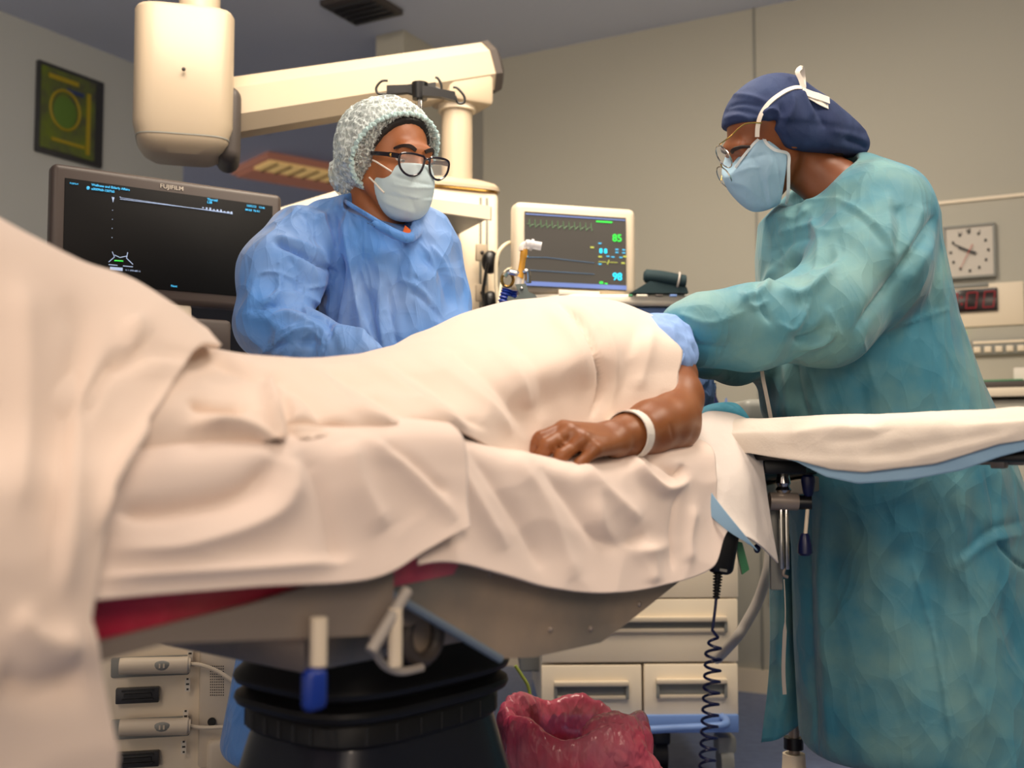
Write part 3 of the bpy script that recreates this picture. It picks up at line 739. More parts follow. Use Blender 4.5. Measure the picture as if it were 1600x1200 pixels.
    # second rail at left, behind the blue shoulder
    B('side_shelf', MB().prism([W(436, 325, 2.95), W(545, 292, 3.05), W(545, 312, 3.05), W(436, 352, 2.95)], (.01, .25, 0)), M['cream2'], r)
def capprism(E, ax, sd, up, pr, L):
    n = len(pr); V = [E + sd * x * 1.04 + up * z * 1.04 for x, z in pr] + [E + ax * L * .5 + sd * x * 1.04 + up * z * 1.04 for x, z in pr] + [E + ax * L + sd * x * .7 + up * z * .72 for x, z in pr]
    Fc = [tuple(range(n))[::-1], tuple(range(2 * n, 3 * n))] + [(k * n + i, k * n + (i + 1) % n, (k + 1) * n + (i + 1) % n, (k + 1) * n + i) for k in (0, 1) for i in range(n)]
    return V, Fc
pendant()
# infusion hook on a thin pole
def ivhook():
    d = 2.72; c = W(656, 142, d); base = np.array([c[0], c[1], 0])
    r = thing('infusion_stand', 'thin infusion pole topped by a black four-hook hanger behind the hair net', 'infusion stand', base)
    B('pole', MB().cyl((c[0], c[1], .08), (c[0], c[1], c[2] - .01), .008, n=14), M['chrome'], r)
    B('hub', MB().cyl(c - (0, 0, .022), c + (0, 0, .020), .019, .021, 20), M['black'], r)
    B('hanger_bar', MB().prism([W(604, 133, d), W(636, 132, d), (W(650, 130, d)), (W(650, 148, d)), (W(636, 144, d)), (W(604, 147, d))], (0, .018, 0)), M['black'], r)
    B('hanger_bar', MB().prism([W(660, 133, d - .05), W(690, 139, d - .06), W(711, 143, d - .06), W(712, 157, d - .06), W(690, 151, d - .06), W(660, 149, d - .05)], (0, .018, 0)), M['black'], r)
    B('hanger_bar', MB().prism([W(655, 132, d + .06), W(681, 128, d + .05), W(681, 141, d + .05), W(655, 146, d + .06)], (0, .016, 0)), M['black'], r)
    for pts in (((604, 147), (591, 146), (588, 137), (596, 127), (606, 126)), ((681, 137), (689, 140), (689, 131), (684, 122), (680, 121)), ((711, 150), (716, 161), (725, 160), (725, 150), (715, 138), (708, 136))):
        B('hook', MB().tube(spline([W(x, y, d - .03) for x, y in pts], 6), .0032, 8), M['black'], r)
    for a in range(5):
        t = a * 2 * math.pi / 5; leg = B('leg', MB().tube([(c[0], c[1], .10), (c[0] + .2 * math.cos(t), c[1] + .2 * math.sin(t), .05)], .011, 8), M['steel'], r)
        B('castor', MB().cyl((c[0] + .2 * math.cos(t) - .01, c[1] + .2 * math.sin(t), .025), (c[0] + .2 * math.cos(t) + .01, c[1] + .2 * math.sin(t), .025), .025, n=16), M['black'], leg)
ivhook()

# =================================================================== ULTRASOUND MACHINE
def ultrasound():
    TL, TR = W(78, 258, 2.30), W(436, 308, 2.60); ex = nv((TR - TL) * (1, 1, 0)); nrm = nv((ex[1], -ex[0], 0))     # faces the viewer
    w = np.linalg.norm((TR - TL)[:2]); H = .285; R = frame(ex)
    r = thing('ultrasound_machine', 'ultrasound scanner with large dark screen at left behind the draped legs', 'ultrasound machine', ((TL + TR) / 2 * (1, 1, 0) + (0, .15, 0)))
    cen = (TL + TR) / 2; cen[2] = (TL[2] + TR[2]) / 2 - H / 2 + .002
    D = B('display', MB().box(cen, (w, .045, H), R, .014, 4), M['bezel'], r)
    B('glass', MB().box(cen + nrm * .0225 + (0, 0, -.0), (w - .052, .004, H - .062), R, .001), M['screen'], D)
    o = cen + nrm * .0255; X = ex; Z = np.array([0, 0, 1.]); hw = w / 2 - .026; hh = H / 2 - .031
    B('brand_lettering', MB().text('FUJIFILM', cen + nrm * .0232 - X * .006 + Z * (H / 2 - .024), X, Z, .0095, bold=.012, sx=1.12, align='CENTER'), M['silver'], D)
    P = lambda x, y: o + X * (-hw + x * 2 * hw) + Z * (hh - y * 2 * hh)
    t = MB().text('FUJIFILM', P(.02, .055), X, Z, .0035).text('Wellness and Elderly Affairs', P(.115, .045), X, Z, .0052, bold=.015).text('u000960-150765', P(.115, .085), X, Z, .0052, bold=.015)
    t.text('Thyroid', P(.66, .035), X, Z, .0055, bold=.015).text('L38', P(.66, .065), X, Z, .0055, bold=.015).text('10/02/23   13:46', P(.86, .045), X, Z, .0050).text('MI 0.8  TIs 0.1', P(.855, .088), X, Z, .0045, bold=.02)
    t.sph(P(.10, .072), (.004, .001, .004), 8).text('Next', P(.49, .965), X, Z, .005)
    B('screen_text', t, M['t_cyan'], D)
    t = MB()
    t.tube([P(.245, .115), P(.245, .123)], .001, 4).tube([P(.245, .14), P(.78, .135)], .0007, 4).tube([P(.245, .125), P(.79, .145)], .0005, 4)
    t.prism([P(.207, .13), P(.219, .13), P(.213, .185)], nrm * .0005)
    for k in range(9): t.box(P(.64 + .018 * k, .118 + .002 * k), (.004, .0006, .002 + .002 * (k % 3)), R)
    for k in range(4): t.box(P(.212, .26 + k * .09), (.0015, .0006, .0015), R)
    t.box(P(.235, .835), (.027, .0006, .007), R); t.text('11 1 1M4 600 11', P(.275, .845), X, Z, .0035)
    t.tube([P(.215, .67), P(.225, .72), P(.20, .775)], .0009, 4).tube([P(.285, .66), P(.28, .72), P(.31, .775)], .0009, 4).tube([P(.225, .70), P(.25, .72), P(.28, .70)], .0008, 4).tube([P(.20, .80), P(.24, .80)], .0009, 4).tube([P(.265, .80), P(.31, .80)], .0009, 4)
    B('scan_marks', t, M['t_white'], D)
    B('scan_caliper', MB().tube([P(.225, .755), P(.265, .752)], .0014, 6), M['t_green'], D)
    # neck, touch panel, body
    B('neck_bracket', MB().box(cen + np.array([0, 0, -H / 2 - .02]) + X * -.03 - nrm * .01, (.16, .05, .05), R, .01), M['cream'], r)
    bc = cen - nrm * .10; bc[2] = 0
    B('touch_panel', MB().box(cen * (1, 1, 0) + X * -.04 + nrm * .03 + Z * (cen[2] - H / 2 - .105), (.34, .04, .15), R, .01), M['bezel'], r)
    zp = W(250, 1000, 2.3)[2]
    B('console', MB().box(cen * (1, 1, 0) - nrm * .02 + Z * .79, (.46, .34, .07), R, .02, 3), M['cream2'], r)
    B('back_column', MB().box(cen * (1, 1, 0) - nrm * .12 + Z * 1.0, (.12, .10, .42), R, .02, 3), M['grout'], r)
    # front probe cabinet: face plane
    fc = W(262, 1100, 2.22); FR = frame((1, .22, 0)); fx, fn = FR[0], -FR[1]
    cab = B('probe_cabinet', MB().box(np.array([fc[0], fc[1], .42]) - fn * .17, (.38, .34, .70), FR, .02, 3), M['cream2'], r)
    base = np.array([fc[0], fc[1], .08]) - fn * .17
    B('castor', MB().cyl(base + fx * .15 + fn * .12 - FR[0] * .02 + (0, 0, -.03), base + fx * .19 + fn * .12 + (0, 0, -.03), .05, n=20), M['black'], r)
    B('castor', MB().cyl(base - fx * .19 + fn * .12 + (0, 0, -.03), base - fx * .15 + fn * .12 + (0, 0, -.03), .05, n=20), M['black'], r)
    def fp(px, py, off=0):
        q = W(px, py, 1.0) - np.array([0, 0, .95]); oo = np.array([0, 0, .95]); t_ = ((fc + fn * off - oo) @ fn) / (q @ fn); return oo + q * t_
    B('side_panel', MB().box(fp(345, 1080, .006), (.085, .02, .30), FR, .008), M['cream'], r)
    B('lower_block', MB().box(fp(352, 1182, .012), (.07, .05, .075), FR, .012, 3), M['cream'], r)
    for y in (1041, 1137):
        a, b = fp(186, y, .032), fp(286, y - 2, .032)
        slot = B('socket_recess', MB().box(fp(235, y, .002), (.15, .008, .040), FR, .004), M['greyplastic'], r)
        pr_ = thing('ultrasound_probe_plug', 'ivory probe connector in the %s slot of the scanner cabinet' % ('upper' if y < 1100 else 'lower'), 'probe plug', (a + b) / 2, 'probe connectors in the scanner cabinet')
        B('plug_body', MB().tube(spline([a, a + (b - a) * .05, a + (b - a) * .3, a + (b - a) * .75, b, b + (b - a) * .12], 4), [.004, .012, .0155, .016, .0165] + [.0165] * 11 + [.017] * 3 + [.0135] * 2, 20), M['cream'], pr_)
        e = fp(253, y - 1, .046); B('emblem', MB().sph(e, (.0165, .004, .0095), 10, FR), M['greyplastic'], pr_)
        B('emblem_mark', MB().box(e + fn * .004 + fx * .004, (.003, .002, .008), FR).box(e + fn * .004 - fx * .004, (.003, .002, .008), FR), M['cream'], pr_)
        p2 = fp(292, y - 3, .032)
        pts = [p2, fp(312, y - 2, .035), fp(340, y + 8, .04), fp(372, y + 28, .05), fp(400, y + 38, .04)] if y < 1100 else [p2, fp(315, y, .035), fp(345, y - 1, .04), fp(385, y - 6, .05), fp(410, y - 12, .04)]
        B('cable', MB().tube(spline(pts, 6), .0042, 8), M['cream'], pr_)
    for y in (1086, 1186):
        s = B('connector_port', MB().box(fp(215, y, .006), (.082, .016, .030), FR, .002), M['frame'], r)
        B('slot', MB().box(fp(215, y, .016), (.052, .006, .006), FR).box(fp(215, y + 7, .016), (.060, .006, .003), FR).box(fp(215, y - 7, .016), (.060, .006, .003), FR), M['black'], s)
    gr = MB()
    for i in range(7):
        for k in range(12): gr.sph(fp(329 + i * 3.3, 1041 + k * 4.1, .0165), .0013, 4)
    o_ = gr.build('speaker_holes', M['grout'], r, kind='stuff')
    B('round_port', MB().cyl(fp(331, 1128, .0), fp(331, 1128, .02), .0085, n=20), M['black'], r)
    B('release_knob', MB().cyl(fp(356, 1004, .0), fp(356, 1004, .02), .016, n=20), M['cream'], r)
    for y in (1148, 1192): B('latch_button', MB().cyl(fp(160, y - 3 + (14 if y < 1170 else -6), .0), fp(160, y - 3 + (14 if y < 1170 else -6), .014), .010, n=16), M['cream'], r)
    for y in (1140, 1196): B('latch_slot', MB().box(fp(161, y, .006), (.013, .014, .030), FR, .002), M['black'], r)
    tt = MB()
    for (x, y) in ((297, 1022), (293, 1070), (290, 1120), (287, 1168), (317, 1128)):
        ls = B('label_sticker', MB().box(fp(x, y, .0115), (.010, .001, .026), FR), M['desk'], r); tt = MB()
        for k in range(3): tt.box(fp(x, y - 9 + k * 8, .0125), (.004 + .002 * (k % 2), .001, .0035), FR)
        B('label_marks', tt, M['ink'], ls)

ultrasound()

# =================================================================== ANAESTHESIA WORKSTATION with drawers
def workstation():
    FR = frame((1, .03, 0)); X, Y = FR[0], FR[1]; fc = W(1000, 1040, 3.15); Z = np.array([0, 0, 1.])
    r = thing('anaesthesia_cart', 'cream drawer cart with blue base rail and white top behind the table', 'cart', (fc[0], fc[1] + .28, 0))
    def fp(px, py, off=0):
        q = W(px, py, 1.0) - np.array([0, 0, .95]); oo = np.array([0, 0, .95]); t_ = ((fc - Y * off - oo) @ Y) / (q @ Y); return oo + q * t_
    def fbox(x0, y0, x1, y1, th, off=0, bev=.003):
        a, b = fp(x0, y0, off), fp(x1, y1, off); c = (a + b) / 2; return MB().box(c + Y * (th / 2), (abs((b - a) @ X), th, abs(a[2] - b[2])), FR, bev)
    zb = fp(1000, 1122)[2]
    B('cabinet_body', MB().box(np.array([fc[0], fc[1], (zb + .95) / 2]) + Y * .28, (abs((fp(1154, 1040) - fp(846, 1040)) @ X), .52, .95 - zb), FR, .006), M['cream2'], r)
    B('side_column', MB().box(np.array([fc[0], fc[1], .62]) + Y * .30 - X * .30, (.08, .40, .64), FR, .01), M['greyplastic'], r)
    for (x0, y0, x1, y1, hx0, hy0, hx1, hy1) in ((846, 838, 1154, 934, 0, 0, 0, 0), (846, 937, 1154, 1034, 975, 965, 1137, 988), (846, 1040, 1003, 1119, 866, 1066, 983, 1093), (1006, 1038, 1154, 1117, 1026, 1062, 1137, 1091)):
        d = B('drawer', fbox(x0, y0, x1, y1, .02, .02, .004), M['cream2'], r)
        if hx0:
            hx0 = 890 if y0 == 937 else hx0
            hd = B('handle', fbox(hx0, hy0, hx1, hy0 + 7, .022, .036, .003), M['cream'], d)
            B('handle_recess', fbox(hx0 + 4, hy0 + 6, hx1 - 4, hy1 - 4, .006, .023, .001), M['greyplastic'], d)
            B('handle_lip', fbox(hx0, hy1 - 5, hx1, hy1, .012, .028, .002), M['cream'], d)
            for xx in (hx0, hx1 - 5): B('handle_end', fbox(xx, hy0, xx + 5, hy1, .018, .032, .002), M['greyplastic'], d)
    B('base_frame', fbox(846, 1119, 1155, 1145, .5, .03, .004), M['cartblue'], r)
    a, b = fp(985, 1142, .09), fp(1125, 1134, .09)
    B('push_rail', MB().tube(spline([fp(880, 1138, .02), fp(900, 1146, .09), a, (a + b) / 2, b, fp(1135, 1127, .06), fp(1128, 1120, .02)], 6), .011, 12), M['cartblue'], r)
    for px, py, off in ((1035, 1175, -.10), (1138, 1175, .0), (870, 1175, 0)):
        p = fp(px, py, off); w_ = B('castor', MB().cyl((p[0] - .018, p[1] + .05, .05), (p[0] + .018, p[1] + .05, .05), .05, n=28), M['rubber'] if px < 1100 else M['greyplastic'], r)
        B('fork', MB().box((p[0], p[1] + .05, .105), (.055, .07, .05), FR, .01), M['black'] if px < 1100 else M['greyplastic'], w_)
    # upright back, worktop and shelf
    zt = W(960, 462, 3.0)[2]
    B('upright', MB().box(np.array([fc[0] - .02, fc[1] + .42, (.95 + zt) / 2]), (.56, .18, zt - .95), FR, .01), M['desk'], r)
    top = B('top_shelf', MB().box(W(962, 466, 3.05) * (1, 1, 0) + (0, .14, zt - .012), (.59, .42, .028), FR, .008, 3), M['desk'], r)
    B('shelf_trim', MB().box(W(965, 483, 3.05) * (1, 1, 0) + (0, .16, zt - .045), (.56, .38, .030), FR, .006), M['cartblue'], r)
    B('shelf_shadow', MB().box(W(965, 500, 3.05) * (1, 1, 0) + (0, .18, zt - .085), (.53, .34, .05), FR, .006), M['navybase'], r, label='dark navy block standing in for the shade under the shelf')  # dark block added as the shade below the shelf
    # small items along the shelf's front edge
    for k, (x, m, w_) in enumerate(((985, 'green', .012), (1003, 'desk', .03), (1030, 'grout', .022), (1052, 'cartblue', .02), (1078, 'greyplastic', .03))):
        p = W(x, 463, 2.93); B('shelf_clip', MB().box((p[0], p[1], zt - .010), (w_, .01, .006), FR, .002), M[m], top)
    zc = .95 - (1.6) * 0
    B('work_surface', MB().box(np.array([fc[0] + .04, fc[1] + .12, .965]), (.72, .48, .03), FR, .008), M['cream'], r)
    # patient monitor
    c = (W(803, 318, 3.02) + W(990, 470, 3.02)) / 2; RM = frame((1, .30, 0)); X2, Y2 = RM[0], RM[1]
    def mp(px, py, off=.03):
        q = W(px, py, 1.0) - np.array([0, 0, .95]); oo = np.array([0, 0, .95]); t_ = ((c - Y2 * off - oo) @ Y2) / (q @ Y2); return oo + q * t_
    m = thing('patient_monitor', 'white vital signs monitor reading 85 and 98 on the cart top', 'monitor', (c[0], c[1], zt))
    a, b = mp(802, 316), mp(992, 316); w = (b - a) @ X2; h = mp(900, 320)[2] - zt - .002; cc = np.array([c[0], c[1], zt + .003 + h / 2])
    hs = B('housing', MB().box(cc + Y2 * .0, (w, .06, h), RM, .020, 4), M['cream'], m)
    B('control_strip', MB().box(mp(905, 458, .035), (.12, .004, .014), RM, .001), M['desk'], hs)
    sc = (mp(820, 332) + mp(977, 452)) / 2; sc = (mp(819, 333) + mp(976, 340) + mp(822, 448) + mp(976, 454)) / 4
    sw_ = abs((mp(977, 340) - mp(819, 333)) @ X2); shh = mp(898, 335)[2] - mp(898, 451)[2]
    S = B('display_glass', MB().box(sc - Y2 * .0015, (sw_, .006, shh), RM), M['screen2'], m)
    o = sc - Y2 * .0055; P = lambda x, y: o + X2 * (x - .5) * sw_ + Z * (.5 - y) * shh
    def bar(mb, x0, x1, y, t_): mb.box(P((x0 + x1) / 2, y), ((x1 - x0) * sw_, .0008, t_), RM); return mb
    B('status_bar', bar(MB(), .01, .99, .035, .003), M['t_blue'], S); B('status_bar', bar(MB(), .0, 1, .955, .012), M['t_blue'], S)
    g = [];
    for k in range(12):
        x = .02 + k * .055; g += [(x, .17), (x + .018, .165), (x + .024, .10), (x + .030, .21), (x + .040, .19)]
    B('ecg_trace', MB().tube([P(x, y) for x, y in g], .0009, 4), M['t_dgreen'], S)
    B('flat_trace', MB().tube([P(.03, .61), P(.2, .60), P(.68, .64)], .0008, 4).tube([P(.02, .78), P(.68, .79)], .0008, 4), M['t_dblue'], S)
    B('heart_rate_number', bar(MB().text('85', P(.86, .33), X2, Z, .021, bold=.012), .70, .86, .075, .004), M['t_green'], S)
    B('saturation_number', MB().text('98', P(.86, .855), X2, Z, .021, bold=.012).text('8 8', P(.73, .50), X2, Z, .013, bold=.03), M['t_cyan2'], S)
    t = MB()
    for x, y in ((.72, .37), (.72, .65), (.89, .44), (.96, .44), (.89, .48), (.96, .48), (.80, .54), (.85, .545), (.93, .545), (.0, .60)): bar(t, x, x + .03, y, .003)
    B('small_readings', t, M['t_cyan'], S)
    t = MB()
    for x, y in ((.72, .55), (.64, .43), (.95, .62), (.97, .53)): bar(t, x, x + .035, y, .004)
    t.tube([P(.72, .62), P(.80, .62)], .0008, 4).tube([P(.83, .62), P(.91, .62)], .0008, 4).tube([P(.81, .65), P(.825, .59)], .0012, 4)
    B('pressure_readings', t, M['t_yellow'], S)
    B('pulse_mark', bar(bar(MB(), .73, .765, .90, .006), .78, .81, .91, .003), M['t_green'], S)
    # folded cuff and pouch beside the monitor
    q = W(1030, 455, 3.0)
    u = thing('pressure_cuff', 'dark rolled blood pressure cuff lying on its pouch on the cart top', 'cuff', (q[0], q[1], zt))
    B('pouch', MB().prism([(q[0] - .085, q[1] + .1, zt + .002), (q[0] + .075, q[1] + .1, zt + .002), (q[0] + .07, q[1] + .1, zt + .018), (q[0] - .03, q[1] + .1, zt + .035)], (0, -.14, 0)), M['darkteal'], u)
    B('rolled_cuff', MB().tube(spline([(q[0] - .045, q[1] - .02, zt + .052), (q[0], q[1] - .03, zt + .046), (q[0] + .055, q[1] - .03, zt + .036), (q[0] + .07, q[1] - .03, zt + .034)], 5), [.012] + [.019] * 13 + [.018, .012], 16), M['darkteal'], u)
    B('cuff_strap', MB().tube([(q[0] + .048 + .004 * math.sin(t), q[1] - .03 + .021 * math.cos(t), zt + .038 + .021 * math.sin(t)) for t in np.linspace(0, 6.28, 20)[:-1]], .003, 6, closed=True), M['greycable'], u)
    # cables behind the monitor
    tag(B('monitor_cable', MB().tube(spline([W(805, 378, 3.02), W(790, 382, 2.98), W(777, 400, 2.96), (W(775, 440, 2.96)), W(778, 480, 2.96), W(776, 540, 2.97)], 6), .0055, 8), M['ivorycable']), 'ivory cable looping from the left side of monitor', 'cable')
    tag(B('sensor_lead', MB().tube(spline([W(803, 418, 3.0), W(790, 424, 2.96), W(783, 445, 2.94), W(777, 478, 2.9), W(755, 488, 2.9), W(742, 505, 2.9)], 6), .0036, 8), M['ivorycable']), 'thin ivory lead hanging between monitor and service column', 'cable')
workstation()
# breathing circuit with holder
def circuit():
    d = 2.62; r = thing('breathing_circuit', 'breathing tube end with amber connector, clear elbow and blue hoses before monitor', 'breathing circuit', W(815, 480, d))
    B('clear_elbow', MB().tube(spline([W(816, 392, d), W(817, 385, d), W(823, 382, d), W(834, 383, d), W(846, 385, d)], 5), [.009] * 10 + [.012] * 3 + [.0105] * 8, 16), M['clear'], r)
    B('elbow_ring', MB().cyl(W(829, 382, d), W(833, 383, d), .0145, n=20), M['clear'], r)
    B('amber_connector', MB().tube([W(819, 390, d), W(818, 402, d), W(817, 404, d), W(813, 432, d), W(812, 434, d)], [.009, .0092, .0075, .0082, .009], 16), M['amber'], r)
    B('clear_tube', MB().cyl(W(812, 432, d), W(809, 446, d), .008, n=14), M['clear'], r)
    h = MB()
    h.prism([W(x, y, d - .02) for x, y in ((805, 444), (822, 443), (826, 456), (836, 460), (840, 466), (846, 466), (834, 473), (826, 470), (812, 480), (800, 474), (792, 468), (794, 462), (805, 466), (812, 460))], (0, .008, 0))
    B('hose_holder', h, M['holder'], r); B('holder_screw', MB().sph(W(815, 451, d - .022), .0045, 8), M['chrome'], r)
    B('metal_clamp', MB().tube(spline([W(788, 432, d), W(795, 425, d), W(808, 427, d), W(824, 424, d), W(826, 442, d)], 5), .007, 10), M['chrome'], r)
    B('clamp_ring', MB().tube([W(793 + 9 * math.cos(t), 437 + 11 * math.sin(t), d + .02) for t in np.linspace(0, 6.28, 20)[:-1]], .004, 8, closed=True), M['gold'], r)
    for k, pts in enumerate((((793, 452), (788, 470), (784, 495), (780, 540)), ((800, 455), (800, 475), (798, 500), (795, 545)), ((822, 468), (826, 480), (820, 500), (815, 545)))):
        P = spline([W(x, y, d + .01 + .02 * (k == 1)) for x, y in pts], 16); rr = .0135 + .0022 * np.sin(np.arange(len(P)) * 1.6)
        B('corrugated_hose', MB().tube(P, rr, 14), M['blueplastic'], r)
circuit()
# things seen through the gap under the sleeves
def gapstuff():
    q = W(1170, 640, 2.75); t = thing('head_cushion', 'grey padded cushion behind the teal drape under the sleeves', 'cushion', (q[0], q[1], q[2] - .04))
    B('cushion_body', MB().box((q[0] + .02, q[1], q[2] - .015), (.11, .2, .075), None, .02, 4), M['greyplastic'], t)
    q = W(1112, 612, 2.9)
    b = thing('supply_bottle', 'dark capped bottle on the cart between arm and gown', 'bottle', (q[0], q[1], .98))
    B('bottle_body', MB().lathe((q[0], q[1], .98), [(.016, 0), (.018, .01), (.018, .10), (.012, .115), (.012, .15)], 20), M['navyplastic'], b)
    q = W(1097, 612, 2.9)
    tag(B('marker_pen', MB().cyl((q[0], q[1], .98), (q[0] - .004, q[1], 1.105), .006), M['pink']), 'pink marker standing beside the dark bottle', 'pen')
    q = W(1132, 612, 2.88)
    tag(B('blue_wipe', MB().prism([(q[0] - .02, q[1], .981), (q[0] + .02, q[1], .981), (q[0] + .006, q[1], 1.09)], (0, .02, 0)), M['cartblue']), 'blue folded wipe right of the dark bottle', 'wipe')
gapstuff()
# grey hose and green cap right of the cart, stool foot, red bag
def odds():
    tag(B('suction_hose', MB().tube(spline([W(1205, 850, 2.75), W(1200, 890, 2.75), W(1186, 935, 2.78), W(1165, 975, 2.8), W(1148, 1000, 2.82), W(1120, 1030, 2.95)], 8), .0135, 14), M['greycable']), 'thick grey hose curving behind the teal gown and cart', 'hose')
    p = W(1240, 1160, 2.42); r = thing('equipment_stand', 'metal stand foot with dark collar under the teal gown', 'stand', (p[0], p[1], 0))
    x, y = p[0], p[1]
    B('post', MB().cyl((x, y, .1), (x + .002, y, .42), .013, .011, 20), M['steel'], r); B('collar', MB().cyl((x, y, .30), (x, y, .325), .021, n=20), M['black'], r)
    B('hub', MB().lathe((x, y, .20), [(.05, 0), (.042, .03), (.026, .055), (.024, .09)], 24), M['cream2'], r)
    for a in range(5):
        t = a * 1.2566 + .3; l = B('leg', MB().tube([(x, y, .22), (x + .2 * math.cos(t), y + .2 * math.sin(t), .06)], .012, 8), M['steel'], r)
        B('castor', MB().cyl((x + .2 * math.cos(t) - .01, y + .2 * math.sin(t), .028), (x + .2 * math.cos(t) + .01, y + .2 * math.sin(t), .028), .028, n=16), M['black'], l)
    B('upper_pole', MB().cyl((x + .002, y, .42), (x + .002, y, .8), .008, n=14), M['chrome'], r)
    # red bag: creased liner over a bin
    c = W(900, 1150, 2.25); c[2] = 0
    r = thing('waste_bin', 'bin lined with a crumpled translucent red plastic bag beside the table base', 'bin', (c[0], c[1], 0))
    top = W(900, 1140, 2.25)[2]
    B('bucket', MB().lathe((c[0] + .01, c[1] + .01, 0), [(.105, 0), (.125, top - .05), (.122, top - .052), (.10, .01)], 32), M['navyplastic'], r)
    V = []; n, k = 120, 44
    prof = [(.118, .0), (.135, .10), (.146, top - .12), (.152, top - .05), (.150, top + .0), (.138, top + .022), (.118, top + .012), (.104, top - .03), (.10, top - .10)]
    pp = spline(prof, 6)
    for i, (rr, z) in enumerate(pp):
        for j_ in range(n):
            t = 2 * math.pi * j_ / n
            q = Vector((math.cos(t) * 4, math.sin(t) * 4, z * 6)); w_ = mnoise.noise(q) * .012 + (abs(mnoise.noise(q * 2.3)) - .2) * .014 + (abs(mnoise.noise(Vector((q.x * 7, q.y * 7, q.z * 2)))) - .2) * .009
            sag = .03 * max(0, math.cos(t - 2.6)) if z > top - .03 else 0
            V.append((c[0] + (rr + w_) * math.cos(t), c[1] + (rr + w_) * math.sin(t) * .9, max(.004, z + sag + w_ * .4 * (z > .1) + .012 * math.sin(t * 5 + 1) * (z > top - .06))))
    Fc = [(i * n + j_, i * n + (j_ + 1) % n, (i + 1) * n + (j_ + 1) % n, (i + 1) * n + j_) for i in range(len(pp) - 1) for j_ in range(n)]
    bag = mesh_obj('bag_liner', V, Fc, M['redbag'], r)
    kc = W(985, 1165, 2.16)
    f = union([ell(W(965, 1140, 2.2), (.040, .05, .030)), ell(W(985, 1175, 2.18), (.035, .04, .045)), ell(W(1008, 1200, 2.18), (.03, .03, .02)), ell(W(945, 1165, 2.16), (.05, .04, .05))], .03)
    lo, hi = bb([W(955, 1110, 2.2), W(1035, 1215, 2.18)], .09)
    build_sdf('bag_knot', f, lo, hi, .004, M['redbag'], r, ruf=lambda V, Fc: noise_ruffle(60, .005, 3, ridged=True)(noise_ruffle(20, .009)(V, Fc), Fc))
    tag(B('ground_cable', MB().tube(spline([W(805, 1040, 2.6), W(815, 1055, 2.6), W(826, 1075, 2.6), W(830, 1110, 2.6), W(835, 1180, 2.65)], 6), .004, 8), mat('yellow_green_wire', 'a8b850', .5)), 'thin yellow green wire hanging behind the red bag', 'cable')
odds()
